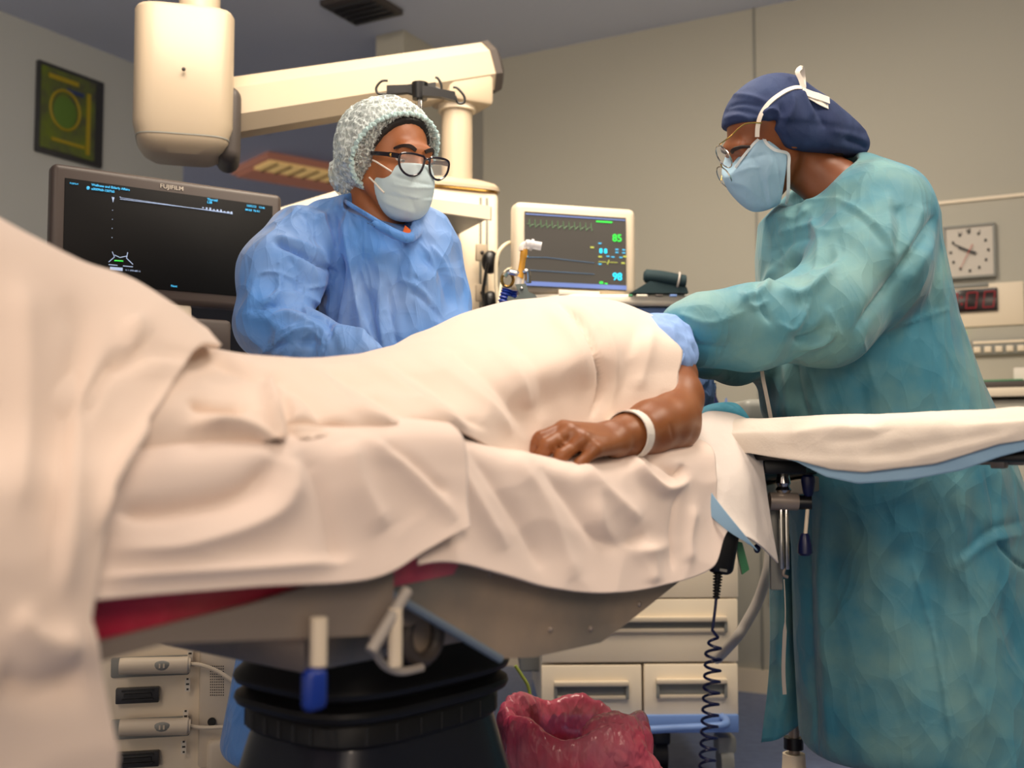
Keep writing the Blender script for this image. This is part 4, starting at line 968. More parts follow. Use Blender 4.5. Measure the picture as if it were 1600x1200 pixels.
# =================================================================== OPERATING TABLE
AX = np.array([-U_, -NR, (0, 0, 1.)])         # rows: towards the head, away from the viewer, up
def table():
    c = T(.868, 0, 0); r = thing('operating_table', 'operating table with steel side panels, black bellows and navy base under the patient', 'operating table', c)
    def slab(s0, s1, w, z_off, th, name, m, bev=.02):
        a, b = T(s0, 0, zm(s0) + z_off), T(s1, 0, zm(s1) + z_off); d = nv(a - b); up = np.cross(d, -NR) * -1; up = nv(np.cross(-NR, d)) ; up = up if up[2] > 0 else -up
        L = np.linalg.norm(a - b); return B(name, MB().box((a + b) / 2 - up * th / 2, (L, 2 * w, th), np.array([d, -NR, up]), bev, 3), m, r)
    slab(-.16, .98, .255, -.022, .065, 'mattress', M['black'])
    slab(1.0, 2.0, .288, -.012, .125, 'mattress', M['pink'])
    slab(-.16, .98, .25, -.09, .03, 'table_top', M['panelsteel'], .004)
    slab(1.0, 2.0, .25, -.10, .03, 'table_top', M['panelsteel'], .004)
    poly = [(1.13, .80), (.93, .695), (.86, .687), (.715, .686), (.651, .704), (.50, .752), (.40, .80), (.40, .85), (1.13, .85)]
    for w, nm in ((.285, 1), (-.29, 0)):
        p = B('side_panel', MB().prism([T(s, w, z) for s, z in poly], -NR * .006), M['panelsteel'], r)
        e = MB().tube([T(s, w + .001, z) for s, z in poly[:2]], .0055, 8); B('panel_edge', e, M['edge'], p)
        if nm:
            for s, z in ((.83, .718), (.74, .708), (.62, .728), (.95, .80)): B('screw', MB().sph(T(s, w + .001, z), (.004, .003, .004), 8), M['steel'], p)
    B('accessory_rail', MB().box(T(.5, .268, .845), (.7, .008, .026), AX, .003), M['steel'], r)
    a, b = T(1.10, .295, .787), T(1.95, .295, .780)
    fp_ = [(1.95, .780), (1.48, .789), (1.32, .804), (1.21, .821), (1.13, .835), (1.13, .752), (1.33, .772), (1.41, .780), (1.48, .772), (1.95, .760)]
    for w in (.305, -.297): B('leg_section_frame', MB().prism([T(s, w, z) for s, z in fp_], -NR * .010), M['steel'], r)
    # hinge castings and bars between side panel and leg section
    h = T(1.08, .20, .76); B('hinge_drum', MB().cyl(T(1.06, .26, .782), T(1.06, .02, .782), .034, n=32), M['panelsteel'], r)
    B('hinge_boss', MB().cyl(T(1.01, .27, .80), T(1.01, .1, .80), .022, n=28), M['chrome'], r)
    B('pivot_ring', MB().tube([T(1.03 + .027 * math.cos(t), .25, .733 + .029 * math.sin(t)) for t in np.linspace(0, 6.28, 28)[:-1]], .009, 10, closed=True), M['grout'], r)
    B('drive_motor', MB().cyl(T(1.03, .245, .733), T(1.03, .02, .733), .022, n=28), M['panelsteel'], r)
    B('tilt_bar', MB().box((T(1.16, .24, .82) + T(1.24, .24, .70)) / 2, (.014, .012, .14), AX, .003), M['steel'], r) if 0 else None
    B('support_strut', MB().cyl(T(1.122, .318, .800), T(1.175, .318, .742), .0065, n=14), M['greycable'], r)
    B('support_post', MB().cyl(T(1.14, .318, .783), T(1.14, .318, .722), .0075, n=18), M['cream2'], r); B('support_post', MB().cyl(T(1.245, .318, .785), T(1.245, .318, .738), .0085, n=18), M['cream2'], r)
    B('lock_handle', MB().box(T(1.250, .318, .716), (.026, .018, .042), AX, .008, 3), M['blueplastic'], r)
    B('hydraulic_hose', MB().tube(spline([T(1.12, .26, .76), T(1.11, .26, .72), T(1.08, .26, .70), T(1.04, .26, .698)], 6), .005, 8), M['greycable'], r)
    B('under_plate', MB().box(T(.9, 0, .72), (.50, .36, .05), AX, .01), M['panelsteel'], r)
    # bellows
    prof = [(.90, .705), (.925, .702), (.925, .674), (.95, .668), (.97, .655), (1.055, .641), (1.07, .634), (1.05, .627), (.965, .620), (1.05, .611), (1.06, .605), (1.04, .598), (.955, .592), (.97, .588), (.97, .566), (.93, .560)]
    prof = [(a, b + .008) for a, b in prof]; z = .607
    B('bellows', MB().lathe((c[0], c[1], 0), prof, 96, AX, .178, .134, 3.6), M['rubber'], r)
    B('bellows_plate', MB().lathe((c[0], c[1], .704), [(.86, 0), (.88, .004), (.88, .014), (.84, .018)], 96, AX, .178, .134, 5), M['black'], r)
    zb = z - .038; nb = MB()
    for k in range(28):
        t = 2 * math.pi * k / 28; ct, st = math.cos(t), math.sin(t); q = (abs(ct) ** 3.6 + abs(st) ** 3.6) ** (-1 / 3.6)
        B('clamp_rib', MB().box(np.array([.178 * .972 * ct * q, .132 * .972 * st * q, z - .022]) @ AX + np.array([c[0], c[1], 0]), (.004, .004, .022)), M['black'], r)
    bc = c * (1, 1, 0)
    B('base_housing', MB().lathe(bc, [(.90, zb + .004), (.93, zb - .01), (1.25, .36), (1.6, .16), (1.9, .13), (1.95, .06), (1.9, .03)], 80, AX, .178, .134, 4), M['navybase'], r)
    B('base_trim', MB().tube([np.array([.165 * 1.0 * a * 1.0, -.132 * b, zz]) @ AX + bc for a, b, zz in ((.76, .78, zb), (1.0, 1.0, .36), (1.30, 1.30, .16))], .003, 8), M['cream2'], r)
    B('base_foot', MB().box(bc + (0, 0, .035), (.95, .42, .05), AX, .02, 3), M['steel'], r)
    # push buttons on the hidden column side are left plain
table()

# ------------------------------------------------------------------ sheets in the table frame
def sheet(name, keys, e0, e1, m, parent, nu, strokes, t=.004, wr=(7, .006), flip=False, npp=14, **kw):
    K = []; S = []
    for s, prof in keys: S.append(s); K.append(spline(prof, npp))
    K = np.array(K); nk, nv_, _ = K.shape; flat = np.concatenate([np.array(S)[:, None], K.reshape(nk, -1)], 1); fine = spline(flat, 12)
    fs = fine[:, 0]; vv = np.linspace(0, 1, nv_); G = np.zeros((nu, nv_, 3))
    for j in range(nv_):
        s = e0(vv[j]) + (e1(vv[j]) - e0(vv[j])) * np.linspace(0, 1, nu)
        w = np.interp(s, fs, fine[:, 1 + j * 2]); z = np.interp(s, fs, fine[:, 2 + j * 2])
        G[:, j] = H0[None] + U_[None] * s[:, None] + NR[None] * w[:, None]; G[:, j, 2] = z
    if flip: G = G[::-1]
    V, Fc = grid(G); N = vnormals(V, Fc)
    d = np.array([mnoise.noise(Vector((p[0] * wr[0] + 3, p[1] * wr[0], p[2] * wr[0]))) + .6 * (1 - 2 * abs(mnoise.noise(Vector((p[0] * wr[0] * 2.2, p[1] * wr[0] * 1.5 + 5, p[2] * wr[0] * 2.6))))) for p in V])
    V = V + N * (d * wr[1])[:, None]
    V = folds(V, Fc, strokes)
    V2, F2 = thicken(V, Fc, G.shape[:2], t)
    return mesh_obj(name, V2, F2, m, parent, **kw), V, Fc
# --- lower sheet over the mattress, two overlapping hems
def hemz(s): return np.interp(s, [.30, .40, .454, .60, .726, .85, 1.04], [.86, .822, .768, .755, .757, .775, .822])
def hemz2(s): return np.interp(s, [1.0, 1.034, 1.1, 1.183, 1.336, 1.48, 1.9], [.872, .862, .842, .818, .824, .829, .83])
def rise(s): return float(np.interp(s, [.40, .57, .70, .82, .95, 1.1, 1.3, 1.6], [0, -.008, -.018, 0, .032, .042, .03, .02]))
def bprof(s, hz, o=0.0):
    z0 = zm(s) + .004 + o + rise(s); return [(-.29 - o, zm(s) - .10), (-.283 - o, zm(s) - .02), (-.25, z0), (0, z0), (.16, z0), (.235 + o, z0 - .001), (.277 + o, z0 - .018), (.292 + o, z0 - .06), (.300 + o, (z0 - .06) * .45 + hz * .55), (.312 + o, hz)]
kb = [(s, bprof(s, hemz(s))) for s in (.30, .40, .454, .60, .726, .85, 1.04, 1.12)]
stB = [([(690, 690), (720, 740), (755, 800), (790, 860)], 14, .008), ([(735, 700), (775, 760), (820, 830), (850, 890)], 13, -.007), ([(640, 690), (690, 760), (712, 830)], 12, -.006),
       ([(845, 725), (890, 780), (930, 835), (975, 850), (1010, 835)], 15, -.010), ([(905, 725), (950, 770), (1000, 815)], 14, .010), ([(930, 760), (945, 830), (1000, 860), (1050, 850)], 13, .007),
       ([(800, 710), (850, 780), (880, 860), (900, 905)], 16, .006), ([(985, 715), (1010, 745), (1040, 765), (1075, 750)], 9, .014), ([(1005, 705), (1035, 720), (1060, 742), (1070, 725)], 8, -.014),
       ([(1060, 770), (1050, 830), (1052, 890)], 6, -.008, 's'), ([(1085, 790), (1075, 840), (1078, 880)], 9, .008), ([(1010, 850), (1020, 880), (1022, 912)], 12, .006)]
tab_cloth = sheet('sheet', kb, lambda v: .385 + .02 * math.sin(v * 9), lambda v: 1.10, M['sheet'], None, 170, stB, wr=(5, .004), npp=16)[0]
tag(tab_cloth, 'pale cotton sheet hanging over the table side below the hand, short scalloped hem', 'sheet')
kb2 = [(s, bprof(s, hemz2(s), .014)) for s in (.95, 1.034, 1.1, 1.183, 1.336, 1.48, 1.7, 1.95)]
stB2 = [([(560, 680), (620, 720), (672, 770), (712, 815)], 12, .008), ([(600, 690), (655, 730), (700, 775)], 9, -.006), ([(540, 690), (560, 760), (600, 830)], 22, .010),
        ([(470, 700), (500, 760), (520, 840), (530, 880)], 18, -.009), ([(430, 720), (380, 775), (260, 800), (190, 800)], 18, -.014), ([(470, 720), (430, 800), (300, 850), (180, 860)], 24, .012),
        ([(160, 905), (330, 893), (540, 878)], 12, .008)]
kk = sheet('sheet', kb2, lambda v: 1.02 + .012 * math.sin(v * 7), lambda v: 1.93, M['sheet'], None, 170, stB2, wr=(4, .005), npp=16)[0]
tag(kk, 'pale cotton sheet at the leg end hanging above the pink mattress edge', 'sheet')
# --- blanket over the body
def aprof(s, H, hw, near, lift):
    z = zm(s); lift += max(0, rise(s)) * .9; return [(-.30, z - .06), (-.285, z + .02), (-hw, z + H * .55), (-hw * .62, z + H * .90), (0, z + H), (hw * .5, z + H * .93), (hw * .86, z + H * .68), (near - .012, z + H * .36 + lift * .3), (near, z + lift)]
ka = [(.22, aprof(.22, .205, .235, .235, .12)), (.30, aprof(.30, .228, .24, .238, .11)), (.36, aprof(.36, .244, .243, .242, .09)), (.42, aprof(.42, .252, .245, .246, .075)), (.52, aprof(.52, .250, .24, .238, .055)), (.62, aprof(.62, .225, .228, .212, .022)), (.74, aprof(.74, .182, .222, .205, -.012)), (.80, aprof(.80, .168, .222, .215, -.014)),
      (.90, aprof(.90, .150, .225, .250, -.004)), (1.03, aprof(1.03, .138, .22, .268, .012)), (1.15, aprof(1.15, .145, .22, .272, .010)), (1.26, aprof(1.26, .160, .22, .272, .010)), (1.40, aprof(1.40, .20, .22, .27, .010)), (1.60, aprof(1.6, .23, .2, .27, .02)), (1.9, aprof(1.9, .08, .2, .27, .02))]
stA = [([(868, 470), (905, 500), (930, 545), (940, 600), (925, 650)], 5, -.018, 's'), ([(895, 470), (935, 505), (958, 550), (960, 610), (945, 650)], 12, .008), ([(850, 478), (890, 520), (910, 560), (915, 610)], 12, .006),
       ([(1000, 500), (985, 550), (975, 600), (940, 645)], 16, -.005), ([(1020, 510), (1010, 560), (995, 610)], 12, .005), ([(780, 520), (830, 560), (850, 610), (845, 655)], 12, -.006), ([(760, 540), (810, 590), (825, 640)], 11, .007),
       ([(700, 545), (750, 580), (790, 620), (815, 665)], 10, -.007), ([(660, 560), (720, 600), (770, 640), (800, 680)], 11, .008), ([(600, 560), (670, 600), (720, 640), (760, 670)], 10, -.008),
       ([(560, 565), (620, 600), (680, 640), (730, 670)], 11, .009), ([(500, 570), (560, 600), (620, 640), (680, 668)], 9, -.010), ([(470, 575), (520, 610), (570, 645), (620, 665)], 10, .009),
       ([(430, 585), (470, 615), (510, 650), (545, 680)], 9, -.010), ([(415, 595), (425, 640), (432, 700)], 10, .020), ([(440, 600), (452, 640), (452, 690)], 7, -.016), ([(450, 655), (500, 655), (545, 672)], 8, -.012), ([(455, 690), (500, 685), (545, 680)], 8, .012),
       ([(300, 628), (345, 640), (385, 640)], 9, -.020), ([(300, 665), (350, 660), (405, 680), (430, 720)], 14, .018), ([(260, 720), (310, 725), (370, 715)], 10, -.012), ([(250, 545), (320, 550), (400, 575)], 10, .008), ([(330, 565), (400, 590), (440, 590)], 8, -.008)]
bl = sheet('blanket', ka, lambda v: float(np.interp(v, [0, .5, .625, .75, .875, 1], [.30, .29, .30, .385, .425, .445])) + .006 * math.sin(v * 14), lambda v: 1.85, M['blanket'], None, 260, stA, wr=(5, .005), npp=20)[0]
tag(bl, 'cream cotton blanket covering the lying patient from shoulder to legs', 'blanket')
# --- second blanket folded over the feet, hanging low in the foreground
def cprof(s, top, hang):
    z = zm(s); o = .302
    return [(-.36, z - .25), (-.33, z - .02), (-.22, top - .07), (-.10, top - .012), (0, top), (.095, top - .014), (.182, top - .064), (.272, z + .066), (.326, z + .008), (.350, z - .09), (.352, z - .20), (.352, hang)]
kc = [(1.18, cprof(1.18, 1.080, .62)), (1.253, cprof(1.253, 1.116, .62)), (1.313, cprof(1.313, 1.146, .61)), (1.373, cprof(1.373, 1.160, .60)), (1.415, cprof(1.415, 1.172, .60)), (1.52, cprof(1.52, 1.205, .58)), (1.65, cprof(1.65, 1.20, .58)), (1.8, cprof(1.8, 1.08, .58)), (1.95, cprof(1.95, .96, .58))]
def eC(v):
    return float(np.interp(v, [0, .2, .36, .455, .52, .545, .636, .727, .818, .909, 1.0], [1.215, 1.215, 1.225, 1.235, 1.250, 1.275, 1.411, 1.478, 1.505, 1.480, 1.480]))
stC = [([(170, 574), (240, 556), (330, 568)], 9, -.010), ([(90, 470), (130, 520), (110, 620), (95, 760), (80, 900)], 22, -.012), ([(160, 560), (120, 650), (110, 780), (100, 930)], 26, .014), ([(200, 500), (215, 530), (180, 570)], 16, .012), ([(236, 530), (190, 560), (150, 600), (130, 660)], 14, -.012),
       ([(300, 585), (240, 660), (190, 740), (150, 830)], 12, .010), ([(30, 450), (40, 600), (30, 800)], 30, .012), ([(20, 960), (60, 1000), (130, 1010)], 26, .014), ([(0, 1060), (60, 1075), (140, 1060)], 26, -.014), ([(215, 560), (260, 570), (310, 575)], 10, .012)]
b2 = sheet('blanket', kc, eC, lambda v: 1.93, M['blanket'], None, 150, stC, t=.006, wr=(5, .006), npp=14)[0]
tag(b2, 'thick cream blanket folded over the feet, hanging lowest at the left foreground', 'blanket')

# =================================================================== PATIENT
def patient():
    root = thing('person', 'patient lying under the cream blanket with bare forearm, hand and wristband showing', 'person', T(.5, 0, 0))
    hc = T(.0, -.06, 1.11); HR = np.array([NR * -1, (0, 0, 1.), -U_]); HR = np.array([nv(np.cross((0, 0, 1.), -U_)), (0, 0, 1.), -U_])
    head = inframe(HEAD, hc, HR, .98); loc = lambda x, y, z: hc + np.array([x, y, z]) @ HR * .98
    sh = W(1040, 592, 1.86); el = W(1052, 652, 1.765); mid = W(1015, 668, 1.695); wr = W(958, 686, 1.605)
    dist = nv(W(872, 684, 1.512) - wr); dors = nv(np.array([-.10, -.62, .78]))
    hd, tips = hand_sdf(wr, hframe(dist, dors), 1.0, curls=[(.40, .75, .4), (.52, .8, .4), (.62, .8, .4), (.72, .8, .3)], spread=.05, thumb=(.4, .3))
    arm = chain([sh, W(1052, 622, 1.81), el + (0, 0, 0), W(1038, 660, 1.735), mid, W(985, 680, 1.645), wr], [.052, .047, .041, .042, .039, .031, .028], .02)
    elb = ell(W(1062, 676, 1.765), (.028, .028, .024))
    fsh = T(.33, -.17, 1.06); arm2 = chain([fsh, T(.55, -.22, 1.03), T(.74, -.12, 1.03)], [.048, .038, .028], .02)
    torso = union([cone(T(.36, -.06, 1.075), T(.36, .06, 1.075), .085, .085), ell(T(.52, 0, 1.045), (.16, .24, .10), np.array([NR, U_, (0, 0, 1)])), ell(T(.82, 0, 1.01), (.15, .16, .07), np.array([NR, U_, (0, 0, 1)])),
                   cone(T(.32, -.15, 1.06), T(.32, .15, 1.08), .06, .055), chain([T(.22, -.02, 1.09), T(.12, -.05, 1.10), T(.06, -.06, 1.105)], [.06, .05, .05], .02)], .05)
    legs = union([chain([T(.9, w, 1.0), T(1.2, w * 1.1, .99), T(1.5, w * 1.2, .97)], [.06, .045, .035], .03) for w in (-.08, .08)] + [cone(T(1.5, w, .97), T(1.53, w, 1.07), .035, .028) for w in (-.095, .095)], .02)
    h2, _ = hand_sdf(T(.74, -.12, 1.03), hframe(U_, (0, 0, 1)), 1.0)
    def f(P):
        d = smin(head(P), torso(P), .03); d = smin(d, legs(P), .04); a = smin(arm(P), elb(P), .02); d = smin(d, a, .03); d = smin(d, arm2(P), .03); d = smin(d, h2(P), .01)
        return smin(d, hd(P), .010)
    st = [([(1046, 662), (1050, 674), (1052, 688)], 3, -.0015), ([(868, 672), (888, 690), (905, 700)], 4, -.002), ([(905, 668), (930, 680), (955, 684)], 4, .0012)]
    V, Fc = polygonise(f, (-.75, .7, .85), (.55, 2.55, 1.25), .0036); V = smooth_mesh(V, Fc, 1); V = folds(V, Fc, st)
    body = mesh_obj('body', V, Fc, M['skin_p'], root)
    eyes(root, hc, HR, .98); brows(root, hc, HR, .98)
    # fingernails on the visible fingers
    Rh = hframe(dist, dors)
    for (tp, dv, a) in tips:
        nz = np.array([0, math.sin(a), math.cos(a)]); p = tp + nz * .0062 + dv * .001
        wp = wr + p @ Rh; R3 = np.array([np.cross(dv, nz) @ Rh, dv @ Rh, nz @ Rh])
        B('fingernail', MB().sph(wp, (.0052, .0065, .0016), 8, R3), M['nail'], body)
    # wristband
    def ringpts(c, ax, r1, r2, n=40):
        ax = nv(ax); u = nv(np.cross(ax, (0, 0, 1))); v = np.cross(u, ax); return [c + u * r1 * math.cos(t) + v * r2 * math.sin(t) for t in np.linspace(0, 2 * math.pi, n)], u, v
    ax = nv(mid - wr) + np.array([.0, .0, -.10]); c = W(984, 679, 1.638); pts, u, v = ringpts(c, ax, .0365, .0365)
    nr_ = [nv(p - c) for p in pts]
    wb = B('wristband', MB().ribbon(pts, nr_, .0205, .0018), M['wrist'], root, label='white plastic identity band around the wrist')
    B('band_clasp', MB().box(c + v * .034 + nv(ax) * .012 , (.026, .013, .004), np.array([nv(ax), u, v]), .0015), M['wrist'], wb)
    # hospital gown bunched at the shoulder
    gp = chain([T(.40, .14, 1.09), W(1035, 560, 1.85), W(1046, 578, 1.845)], [.070, .042, .034], .03)
    gt = union([gp, cone(T(.34, -.12, 1.10), T(.34, .14, 1.115), .075, .07), ell(T(.29, -.02, 1.10), (.17, .10, .083), AX[[1, 0, 2]])], .04)
    V, Fc = polygonise(region(gt, (W(1052, 590, 1.84), nv((.55, -.2, -.65)), .008)), (-.3, 1.5, .95), (.7, 2.4, 1.3), .0055)
    V = noise_ruffle(16, .007, 2)(V, Fc); V = noise_ruffle(30, .006, 5, ridged=True)(V, Fc); V = smooth_mesh(V, Fc, 1)
    mesh_obj('hospital_gown', V, Fc, M['gown_pat'], root)
    fr = [[W(1030, 505, 1.86), W(1045, 535, 1.83), W(1050, 575, 1.81), W(1044, 612, 1.80)], [W(1042, 500, 1.85), W(1050, 535, 1.81), (W(1056, 572, 1.80)), W(1052, 608, 1.79)], [W(1050, 515, 1.86), W(1056, 540, 1.83), (W(1066, 552, 1.80)), W(1060, 590, 1.79)]]
    cloth('gown_sleeve', fr, M['gown_pat'], root, nu=24, nv_=16, t=.003, wob=lambda V: V + np.stack([.003 * np.sin(V[:, 2] * 120), .004 * np.sin(V[:, 2] * 90 + 1), 0 * V[:, 0]], 1))
    # surgical cap on the hidden head
    capf = region(inframe(ell((0, -.020, .045), (.088, .105, .095)), hc, HR, .98), (loc(0, .06, .07), HR[1] * .7 - HR[2] * .7, .004))
    lo, hi = bb([hc], .16); build_sdf('hair_net', capf, lo, hi, .005, M['gown_pat'], root, ruf=noise_ruffle(45, .006, 1, ridged=True))
patient()
q = T(.0, 0, .985)
tag(B('pillow', MB().lathe(T(.02, -.07, .985), [(.08, 0), (.095, .014), (.10, .030), (.09, .05), (.06, .058)], 40, AX, 1, .9, 4), M['tealpad']), 'teal covered pillow under the patient head behind the sleeves', 'pillow')

# =================================================================== ARMBOARD, PADS, CLAMP, HAND CONTROL
def armboard():
    A = W(1176, 692, 1.94); A[2] = 0; L = .62; zt = .985
    P = lambda l, w, z: np.array([*(A + NR * l + -U_ * w)[:2], z])
    AB = np.array([NR, -U_, (0, 0, 1.)])
    r = thing('armboard', 'padded armboard on a steel rail in front of the teal gown', 'armboard', P(.3, 0, zt - .06))
    B('board', MB().box(P(L / 2, 0, zt - .045), (L, .14, .014), AB, .004), M['black'], r)
    B('pad', MB().box(P(L / 2 + .005, 0, zt - .018), (L, .15, .040), AB, .014, 3), M['black'], r)
    B('rail', MB().box(W(1600, 716, 1.70) , (.26, .012, .022), AB, .003), M['steel'], r)
    B('rail_block', MB().box(W(1561, 716, 1.70) , (.022, .022, .032), AB, .003), M['steel'], r)
    # clamp and lever
    d = 1.90
    B('mount_block', MB().box(W(1222, 729, d), (.075, .05, .026), None, .005), M['black'], r)
    B('swivel', MB().lathe(W(1224, 771, d), [(.010, 0), (.014, .006), (.010, .012), (.013, .018), (.010, .034)], 20), M['chrome'], r)
    B('clamp_barrel', MB().cyl(W(1202, 783, d), W(1246, 784, d), .0155, n=24), M['steel'], r)
    lv = B('lever_hub', MB().cyl(W(1244, 785, d), W(1268, 785, d - .005), .0125, n=20), M['black'], r)
    B('lever_rod', MB().cyl(W(1264, 770, d - .005), W(1258, 840, d - .005), .0035, n=12), M['cream2'], lv)
    B('lever_grip', MB().lathe(W(1263, 776, d - .005), [(.006, 0), (.009, .006), (.012, .026), (.0115, .034), (.008, .038)], 18), M['navyplastic'], lv)
    B('lever_grip', MB().lathe(W(1258, 868, d - .005), [(.009, 0), (.0125, .004), (.012, .018), (.008, .034), (.006, .038)], 18), M['navyplastic'], lv)
    B('slide_post', MB().box(W(1221, 842, d), (.007, .012, .105), None, .002).box(W(1229, 842, d), (.007, .012, .105), None, .002), M['chrome'], r)
    B('post_plate', MB().box(W(1212, 850, d + .03), (.022, .012, .16), None, .003), M['greyplastic'], r)
    B('hook', MB().tube(spline([W(1226, 888, d), W(1224, 898, d), W(1231, 902, d)], 4), .003, 8), M['steel'], r)
    # cloths: blue underlay then cream top cover
    def drape(name, m, hem, out, zoff, l0, l1, label=None, wr=.004, far=-.06, strokes=()):
        nl = 90; rows = []
        for i in range(nl):
            l = l0 + (l1 - l0) * i / (nl - 1); px = to_px([P(l, -.08 - out, zt)])[0][0]; dd = P(l, -.08 - out, 0)[1]
            hz = W(px, float(np.interp(px, [h[0] for h in hem], [h[1] for h in hem])), dd)[2]
            z0 = zt + zoff + .010 * (l / .5) 
            rows.append(spline([P(l, .10, z0 - .06), P(l, .085, z0 - .012), P(l, .05, z0 + .006), P(l, 0, z0 + .010), P(l, -.05, z0 + .006), P(l, -.078 - out * .5, z0 - .010), P(l, -.082 - out, (z0 + hz) / 2 + .004), P(l, -.080 - out, hz)], 8))
        G = np.array(rows)[::-1]; V, Fc = grid(G); N = vnormals(V, Fc)
        if N[:, 2].mean() < 0: Fc = Fc[:, ::-1].copy(); N = -N
        dn = np.array([mnoise.noise(Vector((p[0] * 9, p[1] * 9, p[2] * 16))) + .7 * (1 - 2 * abs(mnoise.noise(Vector(p) * 17))) for p in V]); V = V + N * (dn * wr)[:, None]
        V = folds(V, Fc, strokes); V2, F2 = thicken(V, Fc, G.shape[:2], .003)
        o = mesh_obj(name, V2, F2, m, None); return o
    o = drape('underpad', M['padblue'], [(1180, 705), (1245, 722), (1290, 745), (1340, 756), (1420, 750), (1500, 735), (1560, 714), (1620, 698), (1800, 690)], .004, .002, -.01, .60)
    tag(o, 'pale blue underlay curving below the cream cover of the armboard', 'underpad')
    st = [([(1200, 712), (1290, 722), (1400, 722), (1500, 700), (1600, 675)], 10, .005), ([(1290, 690), (1350, 685), (1400, 670)], 8, -.003), ([(1230, 680), (1300, 668), (1370, 672)], 9, .004), ([(1340, 716), (1400, 704), (1480, 690), (1570, 678)], 9, -.003)]
    o = drape('armboard_cover', M['armcloth'], [(1170, 708), (1200, 713), (1250, 720), (1300, 734), (1350, 738), (1400, 732), (1460, 725), (1510, 710), (1560, 694), (1610, 686), (1800, 680)], .010, .010, -.015, .60, wr=.003, strokes=st)
    tag(o, 'cream cloth cover draped over the padded armboard', 'cloth')
armboard()
def headpad():
    c = [[W(1078, 662, 1.86), W(1105, 645, 1.90), W(1145, 648, 1.93), W(1178, 662, 1.95)],
         [W(1050, 696, 1.80), W(1095, 682, 1.83), W(1140, 676, 1.87), W(1186, 690, 1.90)],
         [W(1062, 730, 1.765), W(1105, 738, 1.775), W(1150, 745, 1.80), W(1193, 745, 1.86)],
         [W(1090, 770, 1.75), W(1130, 795, 1.755), W(1166, 812, 1.78), W(1203, 815, 1.83)],
         [W(1152, 836, 1.745), W(1170, 842, 1.75), W(1192, 858, 1.78), W(1214, 880, 1.81)]]
    st = [([(1165, 668), (1172, 730), (1180, 800), (1205, 870)], 5, .005), ([(1100, 700), (1135, 720), (1165, 760)], 6, .005), ([(1080, 690), (1110, 700), (1140, 735)], 5, -.004), ([(1120, 760), (1160, 740), (1190, 735)], 5, .004)]
    o = cloth('absorbent_pad', c, M['pad'], None, st, 70, 90, .003)
    tag(o, 'white absorbent pad with pointed corner hanging off the head end of table', 'pad')
    c = [[W(1068, 742, 1.748), W(1092, 742, 1.748)], [W(1090, 785, 1.738), W(1120, 782, 1.738)], [W(1135, 828, 1.732), W(1152, 822, 1.732)], [W(1176, 852, 1.735), W(1184, 860, 1.735)]]
    o2 = cloth('blue_backing', c, M['padblue'], o, (), 12, 40, .002)
    c = [[W(1082, 650, 1.98), W(1110, 634, 2.0), W(1148, 632, 2.02), W(1168, 652, 2.0)], [W(1082, 668, 1.90), W(1115, 655, 1.92), W(1150, 655, 1.96), W(1176, 668, 1.97)], [W(1080, 690, 1.86), W(1115, 690, 1.88), W(1150, 690, 1.92), W(1180, 690, 1.95)]]
    o = cloth('teal_drape', c, M['tealpad'], None, [([(1095, 645), (1120, 640), (1150, 636)], 4, .008)], 40, 24, .003)
    tag(o, 'crumpled teal drape on the table top beside the patient elbow', 'drape')
headpad()
def handset():
    d = 1.76; p = W(1131, 866, d)
    r = thing('hand_control', 'black hand control hanging at the table side on a coiled navy cord', 'hand control', p)
    R = np.array([nv((.98, .1, -.18)), nv((-.1, 1, 0)), nv((.18, .0, .98))])
    B('control_body', MB().box(p + (0, 0, .012), (.043, .026, .088), R, .012, 4), M['black'], r)
    B('logo_plate', MB().box(p + (-.004, -.014, -.024), (.012, .002, .004), R), M['greyplastic'], r)
    a, b = W(1122, 895, d), W(1119, 935, d); n = 40; rr = .0058 + .0014 * np.sign(np.sin(np.arange(n) * 1.4))
    B('strain_relief', MB().tube([a + (b - a) * t for t in np.linspace(0, 1, n)], rr * np.linspace(1.15, .8, n), 12), M['black'], r)
    pts = [b, W(1117, 955, d), W(1113, 985, d)]; turns = 19; a = W(1116, 996, d); e = W(1098, 1330, d)
    n = turns * 16; hel = [a + (e - a) * (i / n) + np.array([math.cos(i / 16 * 2 * math.pi), math.sin(i / 16 * 2 * math.pi) * .9, 0]) * .0125 * min(1, .5 + i / 40) for i in range(n)]
    B('coiled_cord', MB().tube(list(spline(pts, 5)) + hel, .0024, 8), M['navyplastic'], r)
    B('green_strap', MB().prism([W(1150, 845, 1.80), W(1160, 848, 1.80), W(1171, 890, 1.80), W(1160, 898, 1.80), W(1154, 870, 1.80)], (0, .01, 0)), M['green'], r, label='green plastic strap')
handset()
tag(B('cord_knob', MB().sph(W(1183, 857, 1.86), (.006, .006, .008), 10), M['navyplastic']), 'small navy knob between the pad corner and steel post', 'knob')
